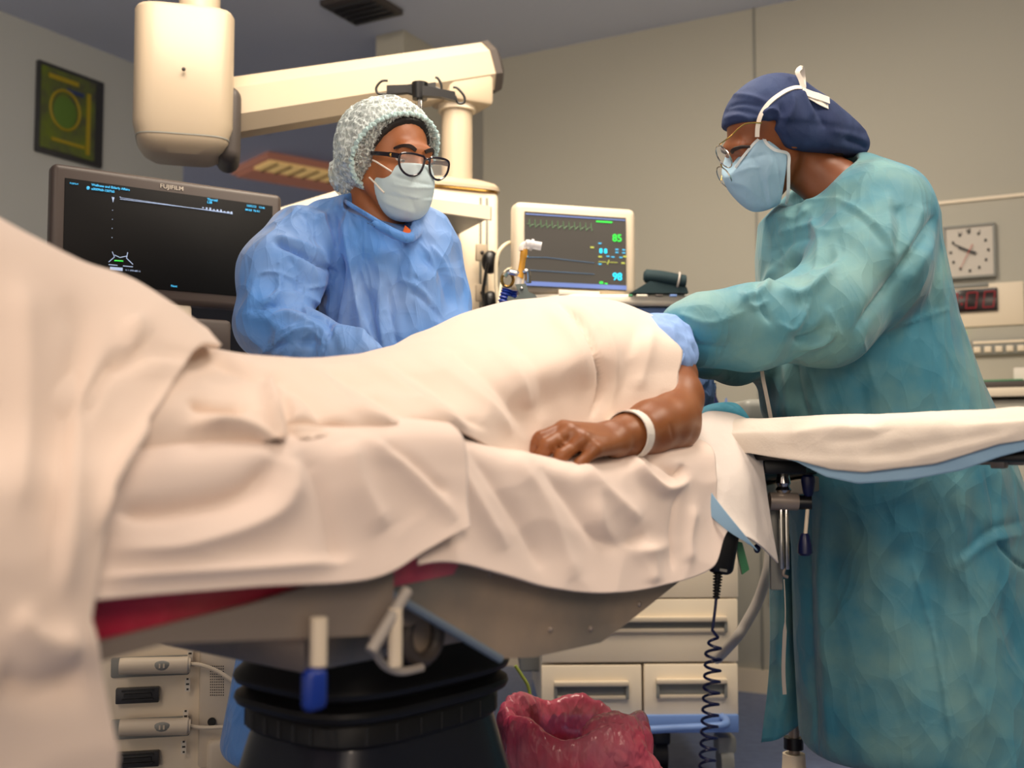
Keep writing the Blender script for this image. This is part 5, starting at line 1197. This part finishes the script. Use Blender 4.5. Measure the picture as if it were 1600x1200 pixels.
# =================================================================== PERSON: DOCTOR ON THE RIGHT
def doctor():
    root = thing('person', 'person in teal surgical gown and navy cloth cap leaning over the patient at the right', 'person', (.78, 2.22, 0))
    hc = W(1200, 214, 2.17); HR = look((-.80, -.13, -.58), -16); hs = .96
    head = inframe(HEAD, hc, HR, hs)
    loc = lambda x, y, z: np.array(hc) + (np.array([x, y, z]) @ HR) * hs
    sL, sR = W(1365, 350, 2.15), W(1290, 350, 2.38)
    eL, eR = W(1312, 500, 2.02), W(1240, 515, 2.46)
    wL, wR = W(1085, 517, 1.93), W(1100, 552, 2.09)
    neck = W(1325, 310, 2.22); hip = np.array([.80, 2.27, .98])
    hL, _ = hand_sdf(wL, hframe((-.9, .25, -.25), (.1, -.3, 1), True), 1.0, curl=(.3, .3, .3))
    hR_, _ = hand_sdf(wR, hframe((-.9, .1, .1), (.1, .3, 1)), 1.0, curl=(.3, .3, .3))
    arms = union([chain([sL, eL, wL + (wL - eL) * .02], [.052, .042, .029], .02), chain([sR, eR, wR], [.052, .042, .029], .02)], .02)
    torso = union([chain([neck, (neck + hip) / 2 + (0.02, 0, .05), hip], [.055, .10, .12], .05), cone(sL, sR, .05, .05), cone(sL * .6 + hip * .4, hip, .05, .08),
                   chain([hip + (-.02, -.09, -.02), (.84, 2.18, .5), (.85, 2.19, .09)], [.1, .065, .042], .03),
                   chain([hip + (-.02, .09, -.02), (.84, 2.36, .5), (.85, 2.37, .09)], [.1, .065, .042], .03),
                   cone((.88, 2.19, .04), (.68, 2.17, .03), .04, .03), cone((.88, 2.37, .04), (.68, 2.36, .03), .04, .03)], .05)
    nk = chain([loc(0, -.03, -.05), loc(0, -.045, -.09), W(1300, 290, 2.20)], [.050, .048, .060], .03)
    def f(P):
        d = smin(head(P), nk(P), .018); d = smin(d, torso(P), .03); d = smin(d, arms(P), .02)
        return smin(smin(d, hL(P), .01), hR_(P), .01)
    body = build_sdf('body', f, (.15, 1.8, 0), (1.15, 2.7, 1.72), .0042, M['skin_d'], root)
    eyes(root, hc, HR, hs); brows(root, hc, HR, hs)
    # --- gown
    ks = [(1.55, .70, 2.27, .06, .07), (1.50, .705, 2.265, .115, .14), (1.43, .700, 2.265, .178, .19), (1.356, .705, 2.265, .190, .205), (1.222, .722, 2.27, .202, .205),
          (1.089, .745, 2.27, .226, .205), (1.035, .76, 2.27, .235, .205), (.90, .805, 2.27, .232, .215), (.75, .830, 2.27, .245, .23), (.555, .855, 2.27, .268, .25), (.33, .885, 2.27, .290, .27)]
    tor = loft(ks, 0, .05)
    slL = chain([W(1368, 345, 2.14), W(1355, 420, 2.09), W(1290, 492, 2.02), W(1170, 512, 1.95), W(1090, 516, 1.93), W(1066, 517, 1.925)], [.118, .108, .088, .068, .055, .036], .05)
    slR = chain([W(1290, 350, 2.36), W(1250, 440, 2.42), W(1215, 552, 2.36), W(1150, 558, 2.18), W(1105, 560, 2.10)], [.09, .07, .055, .050, .040], .04)
    upper = chain([W(1345, 300, 2.2), W(1388, 322, 2.2)], [.076, .088], .05)
    nki = inframe(chain([(0, 0, 0), (0, 0, .3)], [.068, .09], .01), W(1300, 300, 2.20), look(nv((np.array(hc) - W(1300, 300, 2.2))), 0)[[0, 2, 1]])
    neckcut = cone(W(1300, 288, 2.2), W(1200, 235, 2.17), .070, .10)
    def g(P):
        d = smin(tor(P), upper(P), .05); d = smin(d, slR(P), .03); d = smin(d, slL(P), .022)
        d = smax(d, -neckcut(P), .012)
        d = d + .006 * np.sin(P[:, 0] * 26 + P[:, 1] * 9 + 1.5) * np.clip((1.2 - P[:, 2]) * 1.6, 0, 1)
        return d
    st = [([(1462, 338), (1435, 380), (1405, 425), (1375, 470), (1335, 520)], 13, -.022, 's'),        # armhole valley
          ([(1470, 355), (1445, 400), (1415, 445)], 14, .008),
          ([(1310, 312), (1345, 330), (1380, 362), (1402, 405)], 4, .006, 's'), ([(1310, 320), (1350, 345), (1385, 385)], 6, -.004),
          ([(1250, 315), (1285, 312), (1315, 310)], 4, .005, 's'),
          ([(1402, 320), (1410, 350), (1400, 395)], 12, -.010), ([(1385, 300), (1390, 350), (1395, 400)], 9, .007), ([(1440, 320), (1432, 360), (1420, 400)], 10, .006),
          ([(1310, 410), (1275, 445), (1240, 462), (1205, 445)], 9, .014), ([(1308, 396), (1270, 410), (1225, 420)], 12, -.016),
          ([(1290, 480), (1305, 510), (1318, 535)], 5, .008, 's'),
          ([(1265, 455), (1262, 480), (1240, 515), (1215, 505)], 6, .008, 's'),
          ([(1210, 415), (1195, 450), (1160, 470)], 8, .012), ([(1180, 430), (1185, 470), (1205, 505)], 6, -.010, 's'), ([(1160, 455), (1175, 480), (1200, 470)], 5, .009, 's'),
          ([(1060, 490), (1110, 505), (1165, 485)], 5, .005, 's'), ([(1050, 525), (1090, 540), (1140, 545)], 8, -.006),
          ([(1240, 545), (1285, 535), (1300, 520), (1292, 515)], 5, .012), ([(1240, 530), (1270, 525), (1295, 508)], 6, -.012),
          ([(1210, 335), (1240, 340), (1265, 325)], 6, .008), ([(1215, 365), (1245, 355), (1280, 350)], 6, .008), ([(1200, 395), (1235, 378), (1270, 372)], 7, -.006),
          ([(1330, 355), (1300, 362), (1270, 358)], 7, .005), ([(1268, 330), (1280, 380), (1262, 430)], 6, .006), ([(1245, 320), (1235, 370), (1210, 410)], 7, -.008),
          ([(1342, 510), (1355, 560), (1372, 625)], 4, .005, 's'), ([(1255, 560), (1275, 610), (1290, 655)], 5, .006, 's'),
          ([(1228, 560), (1232, 610), (1230, 655)], 8, .006), ([(1243, 560), (1250, 610), (1262, 655)], 7, -.007),
          ([(1468, 400), (1470, 500), (1480, 640)], 6, .006), ([(1380, 515), (1430, 500), (1485, 482)], 4, .004, 's'), ([(1320, 560), (1345, 600), (1350, 650)], 14, -.006),
          ([(1540, 735), (1552, 790), (1555, 840)], 5, -.006, 's'), ([(1490, 890), (1540, 850), (1600, 835)], 7, .004), ([(1495, 870), (1545, 830), (1600, 815)], 7, -.004),
          ([(1555, 845), (1590, 880), (1620, 895)], 5, -.008, 's'), ([(1425, 880), (1460, 1000), (1490, 1180)], 4, .005, 's'),
          ([(1290, 760), (1285, 950), (1300, 1190)], 12, .010), ([(1262, 760), (1262, 950), (1275, 1190)], 10, -.012),
          ([(1500, 740), (1510, 900), (1540, 1180)], 18, .010), ([(1440, 750), (1450, 900), (1480, 1180)], 22, -.008)]
    gw = build_sdf('surgical_gown', g, (.2, 1.78, .33), (1.3, 2.7, 1.66), .0046, M['gown_teal'], root, st, 1)
    mesh_neck = [W(x, y, d) for x, y, d in ((1243, 325, 2.16), (1262, 300, 2.13), (1285, 270, 2.125), (1315, 248, 2.14), (1345, 238, 2.17))]
    # loose back panel of the gown, seen left of the legs, and its ties
    c = [[W(1203, y, 2.36), W(1222, y, 2.33), W(1245, y + 2, 2.36), W(1262, y, 2.33)] for y in (600, 750, 900, 1040)] + [[W(1190, 1160, 2.36), W(1215, 1155, 2.33), W(1245, 1135, 2.36), W(1268, 1120, 2.33)]]
    cloth('gown_flap', c, M['gown_teal'], gw, nu=24, nv_=40, t=.002)
    B('gown_tie', MB().ribbon(spline([W(1189, 560, 2.0), W(1192, 590, 1.99), W(1200, 630, 1.99), W(1206, 662, 2.0)], 6), (0, -1, 0), .007, .001), M['greycable'], gw)
    B('gown_tie', MB().ribbon(spline([W(1225, 905, 2.01), W(1227, 960, 2.0), W(1224, 1040, 2.0), W(1226, 1085, 2.0)], 6), (0, -1, 0), [.002] * 8 + [.007] * 11, .001), M['greycable'], gw)
    # --- mask
    mkf = offset(union([inframe(ell((0, .035, -.040), (.066, .072, .080)), hc, HR, hs), inframe(ell((0, .090, -.045), (.030, .028, .050)), hc, HR, hs), inframe(ell((0, .055, -.100), (.042, .040, .028)), hc, HR, hs)], .03), .009)
    mk = region(mkf, (W(1233, 280, 2.1), (1, 0, -.03), .003), (loc(0, .097, .0), HR[2] * .88 + HR[1] * .48, .004), (W(1190, 207, 2.1), (.6, 0, .8), .004), (loc(0, .0, -.128), -HR[2], .012))
    mst = [([(1196, 215), (1215, 255), (1222, 310)], 3, -.003, 's'), ([(1175, 240), (1190, 280), (1200, 322)], 4, -.004, 's'), ([(1208, 245), (1200, 280), (1205, 318)], 4, .003),
           ([(1160, 250), (1180, 245), (1200, 240)], 4, -.003), ([(1140, 285), (1165, 290), (1185, 310)], 5, .003), ([(1150, 270), (1172, 262), (1190, 262)], 4, .003, 's')]
    lo, hi = bb([loc(0, 0, 0), loc(0, .13, 0), loc(0, .05, -.13)], .1)
    mk_o = build_sdf('face_mask', mk, lo, hi, .0032, M['mask_b'], root, mst)
    edge = [q for q in (hit(mkf, x, y, 1.9, 2.4, .0) for x, y in ((1192, 214), (1199, 226), (1212, 235), (1231, 241), (1232, 262), (1232, 285), (1231, 305), (1229, 318))) if q is not None]
    B('binding', MB().ribbon(spline(edge, 6), nv((.1, -1, 0)), .006, .003), M['maskedge'], mk_o)
    e2 = [q for q in (hit(mkf, x, y, 1.9, 2.4, .0) for x, y in ((1190, 214), (1180, 222), (1168, 236), (1157, 250), (1149, 262))) if q is not None]
    B('binding', MB().ribbon(spline(e2, 6), nv((.1, -1, 0)), .005, .003), M['maskedge'], mk_o)
    # --- cap
    cr = [inframe(ell((0, -.016, .032), (.082, .102, .087)), hc, HR, hs),
          chain([W(1222, 186, 2.17), W(1268, 206, 2.18), W(1314, 220, 2.19), W(1340, 226, 2.19)], [.080, .062, .036, .022], .04),
          chain([W(1212, 200, 2.135), W(1262, 210, 2.15)], [.058, .052], .03)]
    capall = union(cr, .03); cA = region(capall, (W(1160, 193, 2.12), (0, .08, -1), .005)); cB = region(union(cr[1:], .03), (W(1290, 242, 2.17), (0, .05, -1), .012), (W(1204, 195, 2.1), (-.77, 0, -.64), .01)); capf = union([cA, cB], .012)
    lo, hi = bb([W(1117, 120, 2.17), W(1360, 260, 2.19)], .12)
    cst = [([(1252, 140), (1262, 160), (1272, 185)], 5, .006), ([(1240, 145), (1238, 170), (1228, 190)], 5, .006), ([(1262, 145), (1278, 175), (1290, 200)], 6, -.005),
           ([(1117, 165), (1140, 150), (1170, 150), (1205, 162)], 4, .005), ([(1120, 180), (1145, 172), (1180, 178), (1205, 190)], 4, -.004),
           ([(1135, 168), (1160, 162), (1195, 168)], 3, -.004), ([(1130, 186), (1155, 180), (1180, 190)], 3, .004), ([(1190, 180), (1205, 172), (1218, 178), (1212, 200)], 4, .010),
           ([(1200, 195), (1215, 190), (1225, 170)], 4, -.008), ([(1222, 160), (1215, 185), (1205, 200)], 4, -.008), ([(1318, 215), (1345, 225), (1355, 235)], 7, -.006), ([(1300, 205), (1330, 212), (1355, 222)], 6, .004)]
    cap = build_sdf('cloth_cap', capf, lo, hi, .0036, M['capnavy'], root, cst)
    both = union([capall, mkf, head], .004)
    tp = [(1183, 214), (1184, 198), (1188, 182), (1196, 168), (1206, 157), (1218, 148), (1230, 141), (1242, 137), (1252, 137)]
    tie = []
    for x, y in tp:
        q = hit(both, x, y, 1.9, 2.4, .002); tie.append(q if q is not None else (tie[-1] + W(x, y, 2.1) - W(*last_, 2.1))); last_ = (x, y)
    tie = spline(tie, 6); tn = nv((-.2, -1, .35)); e0 = tie[-1]; O = lambda x, y, dd=0.0: e0 + W(x, y, e0[1] + dd) - W(1252, 137, e0[1])
    B('upper_tie', MB().ribbon(tie, tn, .0085, .003), M['white'], mk_o)
    B('tie_loop', MB().ribbon(spline([O(1256, 140), O(1251, 124), O(1246, 112), O(1253, 106, .01), O(1255, 122, .02), O(1256, 138, .01)], 6), nv((-.2, -1, 0)), .009, .0015), M['white'], mk_o)
    B('tie_end', MB().ribbon(spline([O(1254, 142, -.005), O(1270, 148), O(1280, 151), O(1296, 157, .01)], 5), nv((0, -1, .3)), .015, .0015), M['white'], mk_o)
    B('tie_end', MB().ribbon(spline([O(1254, 146, -.003), O(1270, 154), O(1282, 161), O(1294, 167, .01)], 5), nv((0, -1, .3)), .010, .0015), M['white'], mk_o)
    # hair showing under the cap at the nape
    hr = region(offset(union([inframe(ell((0, -.02, .02), (.070, .088, .080)), hc, HR, hs), chain([W(1240, 205, 2.17), W(1300, 230, 2.18)], [.058, .028], .03)], .02), .001),
                (loc(0, .012, 0), HR[1], .004))
    build_sdf('hair', hr, lo, hi, .004, M['hair'], root, ruf=noise_ruffle(120, .0015))
    # --- thin metal spectacles
    gl = thing('spectacles', 'x', 'x', (0, 0, 0)); 
    for k in ('label', 'category'): del gl[k]
    gl.parent = root; gl.location = -root.location
    mbw = MB(); 
    lens_c = [W(1131, 245, 2.112), W(1132, 277, 2.165)]; rx_ = nv(lens_c[1] - lens_c[0]); up_ = np.array([-.58, .42, .70]); up_ = nv(up_ - rx_ * (up_ @ rx_))
    for lc in lens_c:
        ring = [lc + rx_ * .0255 * math.cos(t) + up_ * .0235 * math.sin(t) for t in np.linspace(0, 2 * math.pi, 30)[:-1]]
        fr = B('rim', MB().tube(ring, .0013, 6, closed=True), M['chrome'], root); fr.parent = gl; fr.location = (0, 0, 0)
        ln = mesh_obj('lens', ring, [tuple(range(len(ring)))], M['glass']); ln.parent = gl; 
    mbw.tube([lens_c[0] + rx_ * .0245 + up_ * .006, (lens_c[0] + lens_c[1]) / 2 + up_ * .010, lens_c[1] - rx_ * .0245 + up_ * .006], .0013, 6)
    o = B('bridge', mbw, M['gold'], root); o.parent = gl; o.location = (0, 0, 0)
    for pts in ([lens_c[0] - rx_ * .026 + up_ * .012, W(1140, 214, 2.07), W(1163, 194, 2.075), W(1190, 192, 2.08)], [lens_c[1] + rx_ * .026 + up_ * .012, loc(.076, .06, .0), loc(.079, .0, .01)]):
        o = B('temple', MB().tube(spline(pts, 5), .0014, 6), M['gold'], root)
        o.parent = gl; o.location = (0, 0, 0)
doctor()

# =================================================================== PERSON: NURSE ON THE LEFT
def nurse():
    root = thing('person', 'person in blue gown, pale hair net, dark glasses and mask looking down behind the patient', 'person', (-.27, 2.24, 0))
    hc = W(612, 249, 2.17); HR = look((.66, -.70, -.24), 3); hs = .97
    head = inframe(HEAD, hc, HR, hs); loc = lambda x, y, z: np.array(hc) + (np.array([x, y, z]) @ HR) * hs
    sR, sL = W(462, 378, 2.17), W(672, 400, 2.30)
    eR, eL = W(428, 500, 2.08), W(702, 520, 2.22)
    wR, wL = W(560, 556, 1.97), W(752, 600, 2.14)
    neck = W(590, 335, 2.22); hip = np.array([-.27, 2.27, .98])
    hr_, _ = hand_sdf(wR, hframe((.85, -.25, -.12), (0, -.2, 1), True), .95, curl=(.25, .3, .3))
    hl_, _ = hand_sdf(wL, hframe((.5, -.6, -.05), (0, .1, 1)), .95, curl=(.25, .3, .3))
    arms = union([chain([sR, eR, wR], [.042, .036, .028], .02), chain([sL, eL, wL], [.042, .036, .028], .02)], .02)
    torso = union([chain([neck + (0, 0, -.06), (-.235, 2.255, 1.25), hip], [.06, .095, .12], .05), cone(sR, sL, .04, .04),
                   chain([hip + (-.09, 0, -.02), (-.36, 2.27, .5), (-.36, 2.27, .09)], [.1, .065, .042], .03), chain([hip + (.09, 0, -.02), (-.18, 2.27, .5), (-.18, 2.27, .09)], [.1, .065, .042], .03),
                   cone((-.36, 2.3, .04), (-.33, 2.1, .03), .04, .03), cone((-.18, 2.3, .04), (-.14, 2.1, .03), .04, .03)], .05)
    nk = chain([loc(0, -.03, -.05), loc(0, -.045, -.08), W(592, 345, 2.22)], [.046, .044, .052], .03)
    def f(P):
        d = smin(head(P), nk(P), .016); d = smin(d, torso(P), .04); d = smin(d, arms(P), .02)
        return smin(smin(d, hr_(P), .01), hl_(P), .01)
    build_sdf('body', f, (-.75, 1.75, 0), (.3, 2.6, 1.72), .0042, M['skin_n'], root)
    eyes(root, hc, HR, hs); brows(root, hc, HR, hs)
    hairf = region(offset(inframe(ell((0, -.018, .034), (.074, .094, .082)), hc, HR, hs), .005), (loc(0, .064, .082), HR[1] * .88 - HR[2] * .47, .004))
    bun = union([inframe(ell((0, -.092, -.038), (.055, .045, .048)), hc, HR, hs)], .02)
    lo, hi = bb([hc], .2)
    build_sdf('hair', union([hairf, bun], .02), lo, hi, .0035, M['hair'], root, ruf=noise_ruffle(130, .0012))
    # gown
    ks = [(1.475, -.275, 2.235, .075, .07), (1.44, -.265, 2.24, .13, .10), (1.385, -.255, 2.245, .150, .125), (1.30, -.245, 2.25, .150, .145), (1.15, -.245, 2.25, .162, .15),
          (.95, -.265, 2.25, .195, .165), (.60, -.29, 2.25, .255, .20), (.34, -.31, 2.25, .28, .22)]
    tor = loft(ks, .25, .04)
    slR = chain([W(470, 378, 2.17), W(440, 430, 2.12), W(424, 505, 2.07), W(480, 535, 2.02), W(545, 552, 1.98), W(575, 557, 1.965)], [.074, .082, .066, .054, .042, .030], .03)
    slL = chain([W(668, 405, 2.28), W(692, 470, 2.25), W(702, 530, 2.2), W(760, 580, 2.10)], [.055, .05, .048, .035], .03)
    yoke = chain([W(505, 345, 2.2), W(585, 352, 2.22), W(655, 395, 2.26)], [.042, .05, .042], .04)
    bpts = spline([W(532, 318, 2.20), W(541, 321, 2.15), W(552, 328, 2.125), W(575, 342, 2.10), W(600, 357, 2.085), W(622, 368, 2.085), W(640, 372, 2.095), W(652, 362, 2.13), W(654, 350, 2.17)], 4)
    bn = nv(np.cross(bpts[16] - bpts[2], bpts[26] - bpts[2])); bn = bn if bn[2] > 0 else -bn; bcen = (bpts[2] + bpts[26]) / 2; col = chain(list(bpts), [.009] * len(bpts), .004)
    nkc0 = cone(bcen + np.array([0, .01, -.02]), bcen + np.array([0, .02, .3]), .066, .085)
    nkc = lambda P: np.maximum(nkc0(P), -((P - bpts[16]) @ bn.astype(np.float32)) - .002)
    def g(P):
        d = smin(tor(P), yoke(P), .04); d = smin(d, slL(P), .02); d = smin(d, slR(P), .010); d = smin(d, col(P), .014); d = smax(d, -nkc(P), .005)
        return d
    st = [([(398, 432), (420, 425), (450, 432), (480, 450)], 3, .005, 's'), ([(430, 378), (470, 396), (526, 428)], 3, -.006, 's'), ([(436, 400), (436, 440), (432, 476)], 2.5, .004, 's'), ([(470, 452), (500, 447), (522, 440)], 3, .005, 's'), ([(392, 486), (430, 470), (436, 455)], 3, .005, 's'), ([(380, 492), (410, 486), (440, 478), (478, 476)], 3, .007, 's'), ([(412, 556), (424, 532), (455, 512), (486, 508)], 3, .007, 's'), ([(470, 530), (490, 520), (508, 542)], 3, .005, 's'), ([(508, 530), (506, 550)], 2.5, -.006, 's'), ([(560, 400), (575, 450), (590, 500), (600, 548)], 3, .005, 's'), ([(536, 350), (548, 400), (560, 460), (572, 545)], 3, .006, 's'), ([(600, 470), (610, 510), (616, 550)], 3, .005, 's'), ([(650, 375), (672, 400), (690, 440)], 3, .005, 's'), ([(640, 430), (660, 442), (682, 470)], 2.5, -.005, 's'), ([(455, 318), (475, 350), (498, 395), (528, 425)], 3.5, .004, 's'), ([(532, 405), (530, 440), (522, 480), (514, 530)], 5, -.020), ([(540, 340), (545, 390), (556, 450), (565, 540)], 10, .010),
          ([(520, 330), (525, 380), (535, 430)], 7, -.010), ([(430, 378), (470, 395), (527, 428)], 6, -.012, 's'), ([(430, 370), (470, 380), (510, 400)], 6, .008),
          ([(495, 330), (510, 360), (528, 400)], 6, .008), ([(480, 330), (492, 345), (525, 325)], 5, .007),
          ([(395, 487), (430, 478), (470, 480), (510, 500)], 6, -.014, 's'), ([(400, 478), (440, 462), (480, 465), (515, 485)], 8, .008), ([(380, 495), (415, 500), (440, 520)], 7, .006),
          ([(420, 500), (450, 490), (485, 505), (508, 520)], 7, .010), ([(410, 552), (440, 530), (470, 515), (495, 518)], 6, .010, 's'), ([(425, 545), (460, 535), (500, 535)], 7, -.010),
          ([(432, 555), (455, 535), (470, 545)], 5, .008, 's'), ([(436, 430), (436, 455), (415, 478)], 4, .006, 's'), ([(450, 400), (470, 430), (465, 460)], 9, -.006), ([(400, 430), (395, 455), (392, 480)], 8, .004),
          ([(560, 470), (575, 510), (590, 550)], 6, .008, 's'), ([(590, 440), (595, 490), (600, 550)], 6, .007), ([(575, 450), (582, 500), (592, 545)], 7, -.008),
          ([(605, 440), (612, 500), (622, 550)], 7, -.007), ([(640, 385), (640, 410), (642, 440)], 7, .007), ([(625, 385), (622, 420), (615, 460)], 7, -.005),
          ([(620, 435), (645, 445), (665, 460), (678, 480)], 4, .006, 's'), ([(640, 455), (665, 470), (690, 500)], 6, -.006), ([(660, 400), (690, 430), (705, 480)], 7, -.008), ([(672, 385), (692, 410), (706, 445)], 5, .007),
          ([(515, 500), (530, 530), (535, 550)], 6, .006), ([(555, 355), (580, 400), (600, 430)], 8, .005), ([(545, 335), (552, 360), (558, 395)], 6, .006)]
    gw = build_sdf('surgical_gown', g, (-.8, 1.75, .33), (.25, 2.6, 1.56), .0044, M['gown_blue'], root, st, 1)
    nb = spline(bpts + bn * .006, 3)
    B('neck_binding', MB().tube(nb, .0046, 8), M['gown_blue'], gw)
    B('collar', MB().prism([W(633, 352, 2.125), W(650, 366, 2.125), W(638, 374, 2.11), W(628, 366, 2.12)], (0, .012, 0)), M['orange'], root, label='orange collar showing at the neck')
    B('collar_tab', MB().prism([W(683, 292, 2.27), W(692, 300, 2.27), (W(689, 308, 2.27)), W(683, 306, 2.27)], (0, .004, 0)), M['orange'], root) if 0 else None
    # mask
    mkb = union([inframe(ell((0, .045, -.050), (.058, .064, .064)), hc, HR, hs), inframe(ell((0, .094, -.040), (.024, .018, .036)), hc, HR, hs), inframe(ell((0, .068, -.088), (.034, .034, .025)), hc, HR, hs)], .03)
    mk = region(offset(mkb, .005), (loc(0, .020, 0), -HR[1] * .98 - HR[2] * .2, .003), (loc(0, .09, -.006), HR[2] * .98 - HR[1] * .12, .003), (loc(-.05, .05, -.07), -HR[0] * .55 - HR[2] * .55 - HR[1] * .5, .02) if 0 else (loc(0, 0, -.13), -HR[2], .01))
    mst = [([(612, 273), (640, 282), (685, 292)], 3, -.003, 's'), ([(612, 288), (645, 293), (685, 292)], 3.5, .004, 's'), ([(600, 303), (640, 312), (682, 308)], 4, -.0035, 's'),
           ([(615, 298), (650, 310), (682, 312)], 3, .003), ([(600, 315), (625, 325), (650, 332)], 4, .003), ([(630, 300), (645, 318), (650, 335)], 4, -.002)]
    lo, hi = bb([loc(0, .05, -.03)], .13)
    mo = build_sdf('face_mask', mk, lo, hi, .003, M['mask_w'], root, mst)
    hm = union([head, mk, nk], .004)
    for seq in (((612, 268), (604, 263), (596, 258), (588, 253), (582, 250)), ((600, 301), (593, 294), (587, 287), (581, 281), (577, 277))):
        pts = [p for p in (hit(hm, x, y, 1.9, 2.4, .0015) for x, y in seq) if p is not None]
        B('ear_loop', MB().tube(spline(pts, 5), .0019, 6), M['white'], mo)
    # bouffant cap: puffed net with gathered elastic edge
    CN = nv(HR[1] * .93 - HR[2] * .37)
    cf = region(union([inframe(ell((0, -.022, .036), (.102, .110, .090)), hc, HR, hs), inframe(ell((.0, -.10, -.040), (.074, .060, .062)), hc, HR, hs), inframe(ell((.046, .0, .012), (.072, .075, .075)), hc, HR, hs)], .04),
                (loc(0, .060, .090), CN, .004))
    shell = lambda P: np.abs(cf(P) + .003) - .0022
    cutf = lambda P: np.maximum(np.abs(cf(P) + .0025) - .0025, 0 * P[:, 0] + ((P - loc(0, .058, .090)) @ CN.astype(np.float32)))
    lo, hi = bb([hc, loc(0, -.1, 0)], .2)
    def pleat(V, Fc):
        N = vnormals(V, Fc); q = (V - hc) @ HR.T; th = np.arctan2(q[:, 2] - .0, q[:, 0]); e = ((V - loc(0, .058, .090)) @ CN)
        near = np.exp(np.clip(e, -1, 0) / .04)
        rad_ = np.sin(th * 62 + 3 * np.sin(e * 40)) * near * .0022
        big = np.array([mnoise.noise(Vector(p)) for p in V * 28]) * .006
        wr = np.array([(1 - abs(mnoise.noise(Vector(p))) * 2.4) for p in V * np.array([46, 46, 70])]) * .0028
        return V + N * (rad_ + big + wr)[:, None]
    cap = build_sdf('hair_net', cutf, lo, hi, .0034, M['bouffant'], root, ruf=pleat)
    # frilled elastic around the opening: section of the cap surface by its cutting plane
    n_ = CN; p0 = loc(0, .060, .090); a_ = nv(HR[0]); b_ = np.cross(n_, a_); c0 = np.array(hc) + n_ * ((p0 - np.array(hc)) @ n_)
    ring = []
    for i in range(220):
        t = 2 * math.pi * i / 220; d = a_ * math.cos(t) + b_ * math.sin(t); rr = np.linspace(.02, .25, 240)
        vals = cf((c0 + rr[:, None] * d - n_ * .004).astype(np.float32)); k = int(np.argmax(vals > 0)); r_ = rr[k] if k > 0 else .1
        ring.append(c0 + d * (r_ - .003 + .0022 * math.sin(i * 1.35)) + n_ * (.001 + .0025 * math.sin(i * 2.1)))
    B('elastic_edge', MB().tube(ring, .0042, 8, closed=True), M['bouffant_edge'], cap)
    # spectacles with thick dark frame
    gl = bpy.data.objects.new('spectacles', None); link(gl); gl.parent = root; gl.location = -root.location
    def put(o): o.parent = gl; o.location = (0, 0, 0); return o
    G = lambda x, y, z: loc(x, y, z)
    for sx in (-1, 1):
        out = [(-.028, .013), (-.016, .0175), (.004, .0185), (.022, .0165), (.0285, .010), (.0265, -.007), (.017, -.019), (.002, -.025), (-.014, -.0215), (-.024, -.010)]
        cxm = sx * .0345
        ring = spline([G(cxm + sx * a, .1215 - abs(sx * a + cxm) * .14, -.006 + b) for a, b in [(p[0], p[1]) for p in out]], 5, closed=True)
        put(B('rim', MB().tube(ring, .0023, 8, closed=True), M['plum'], root))
        put(mesh_obj('lens', ring, [tuple(range(len(ring)))], M['glass']))
        put(B('temple', MB().ribbon(spline([G(sx * .064, .111, .004), G(sx * .069, .09, .005), G(sx * .074, .06, .005), G(sx * .078, .036, .004)], 5), nv(HR[0]), [.0095] * 6 + [.008] * 10, .0035), M['plum'], root))
        put(B('hinge_stud', MB().sph(G(sx * .0695, .092, .0045), (.003, .003, .004)), M['gold'], root))
    put(B('bridge', MB().tube(spline([G(-.0075, .1205, .003), G(0, .1225, .007), G(.0075, .1205, .003)], 5), .0024, 8), M['plum'], root))
nurse()
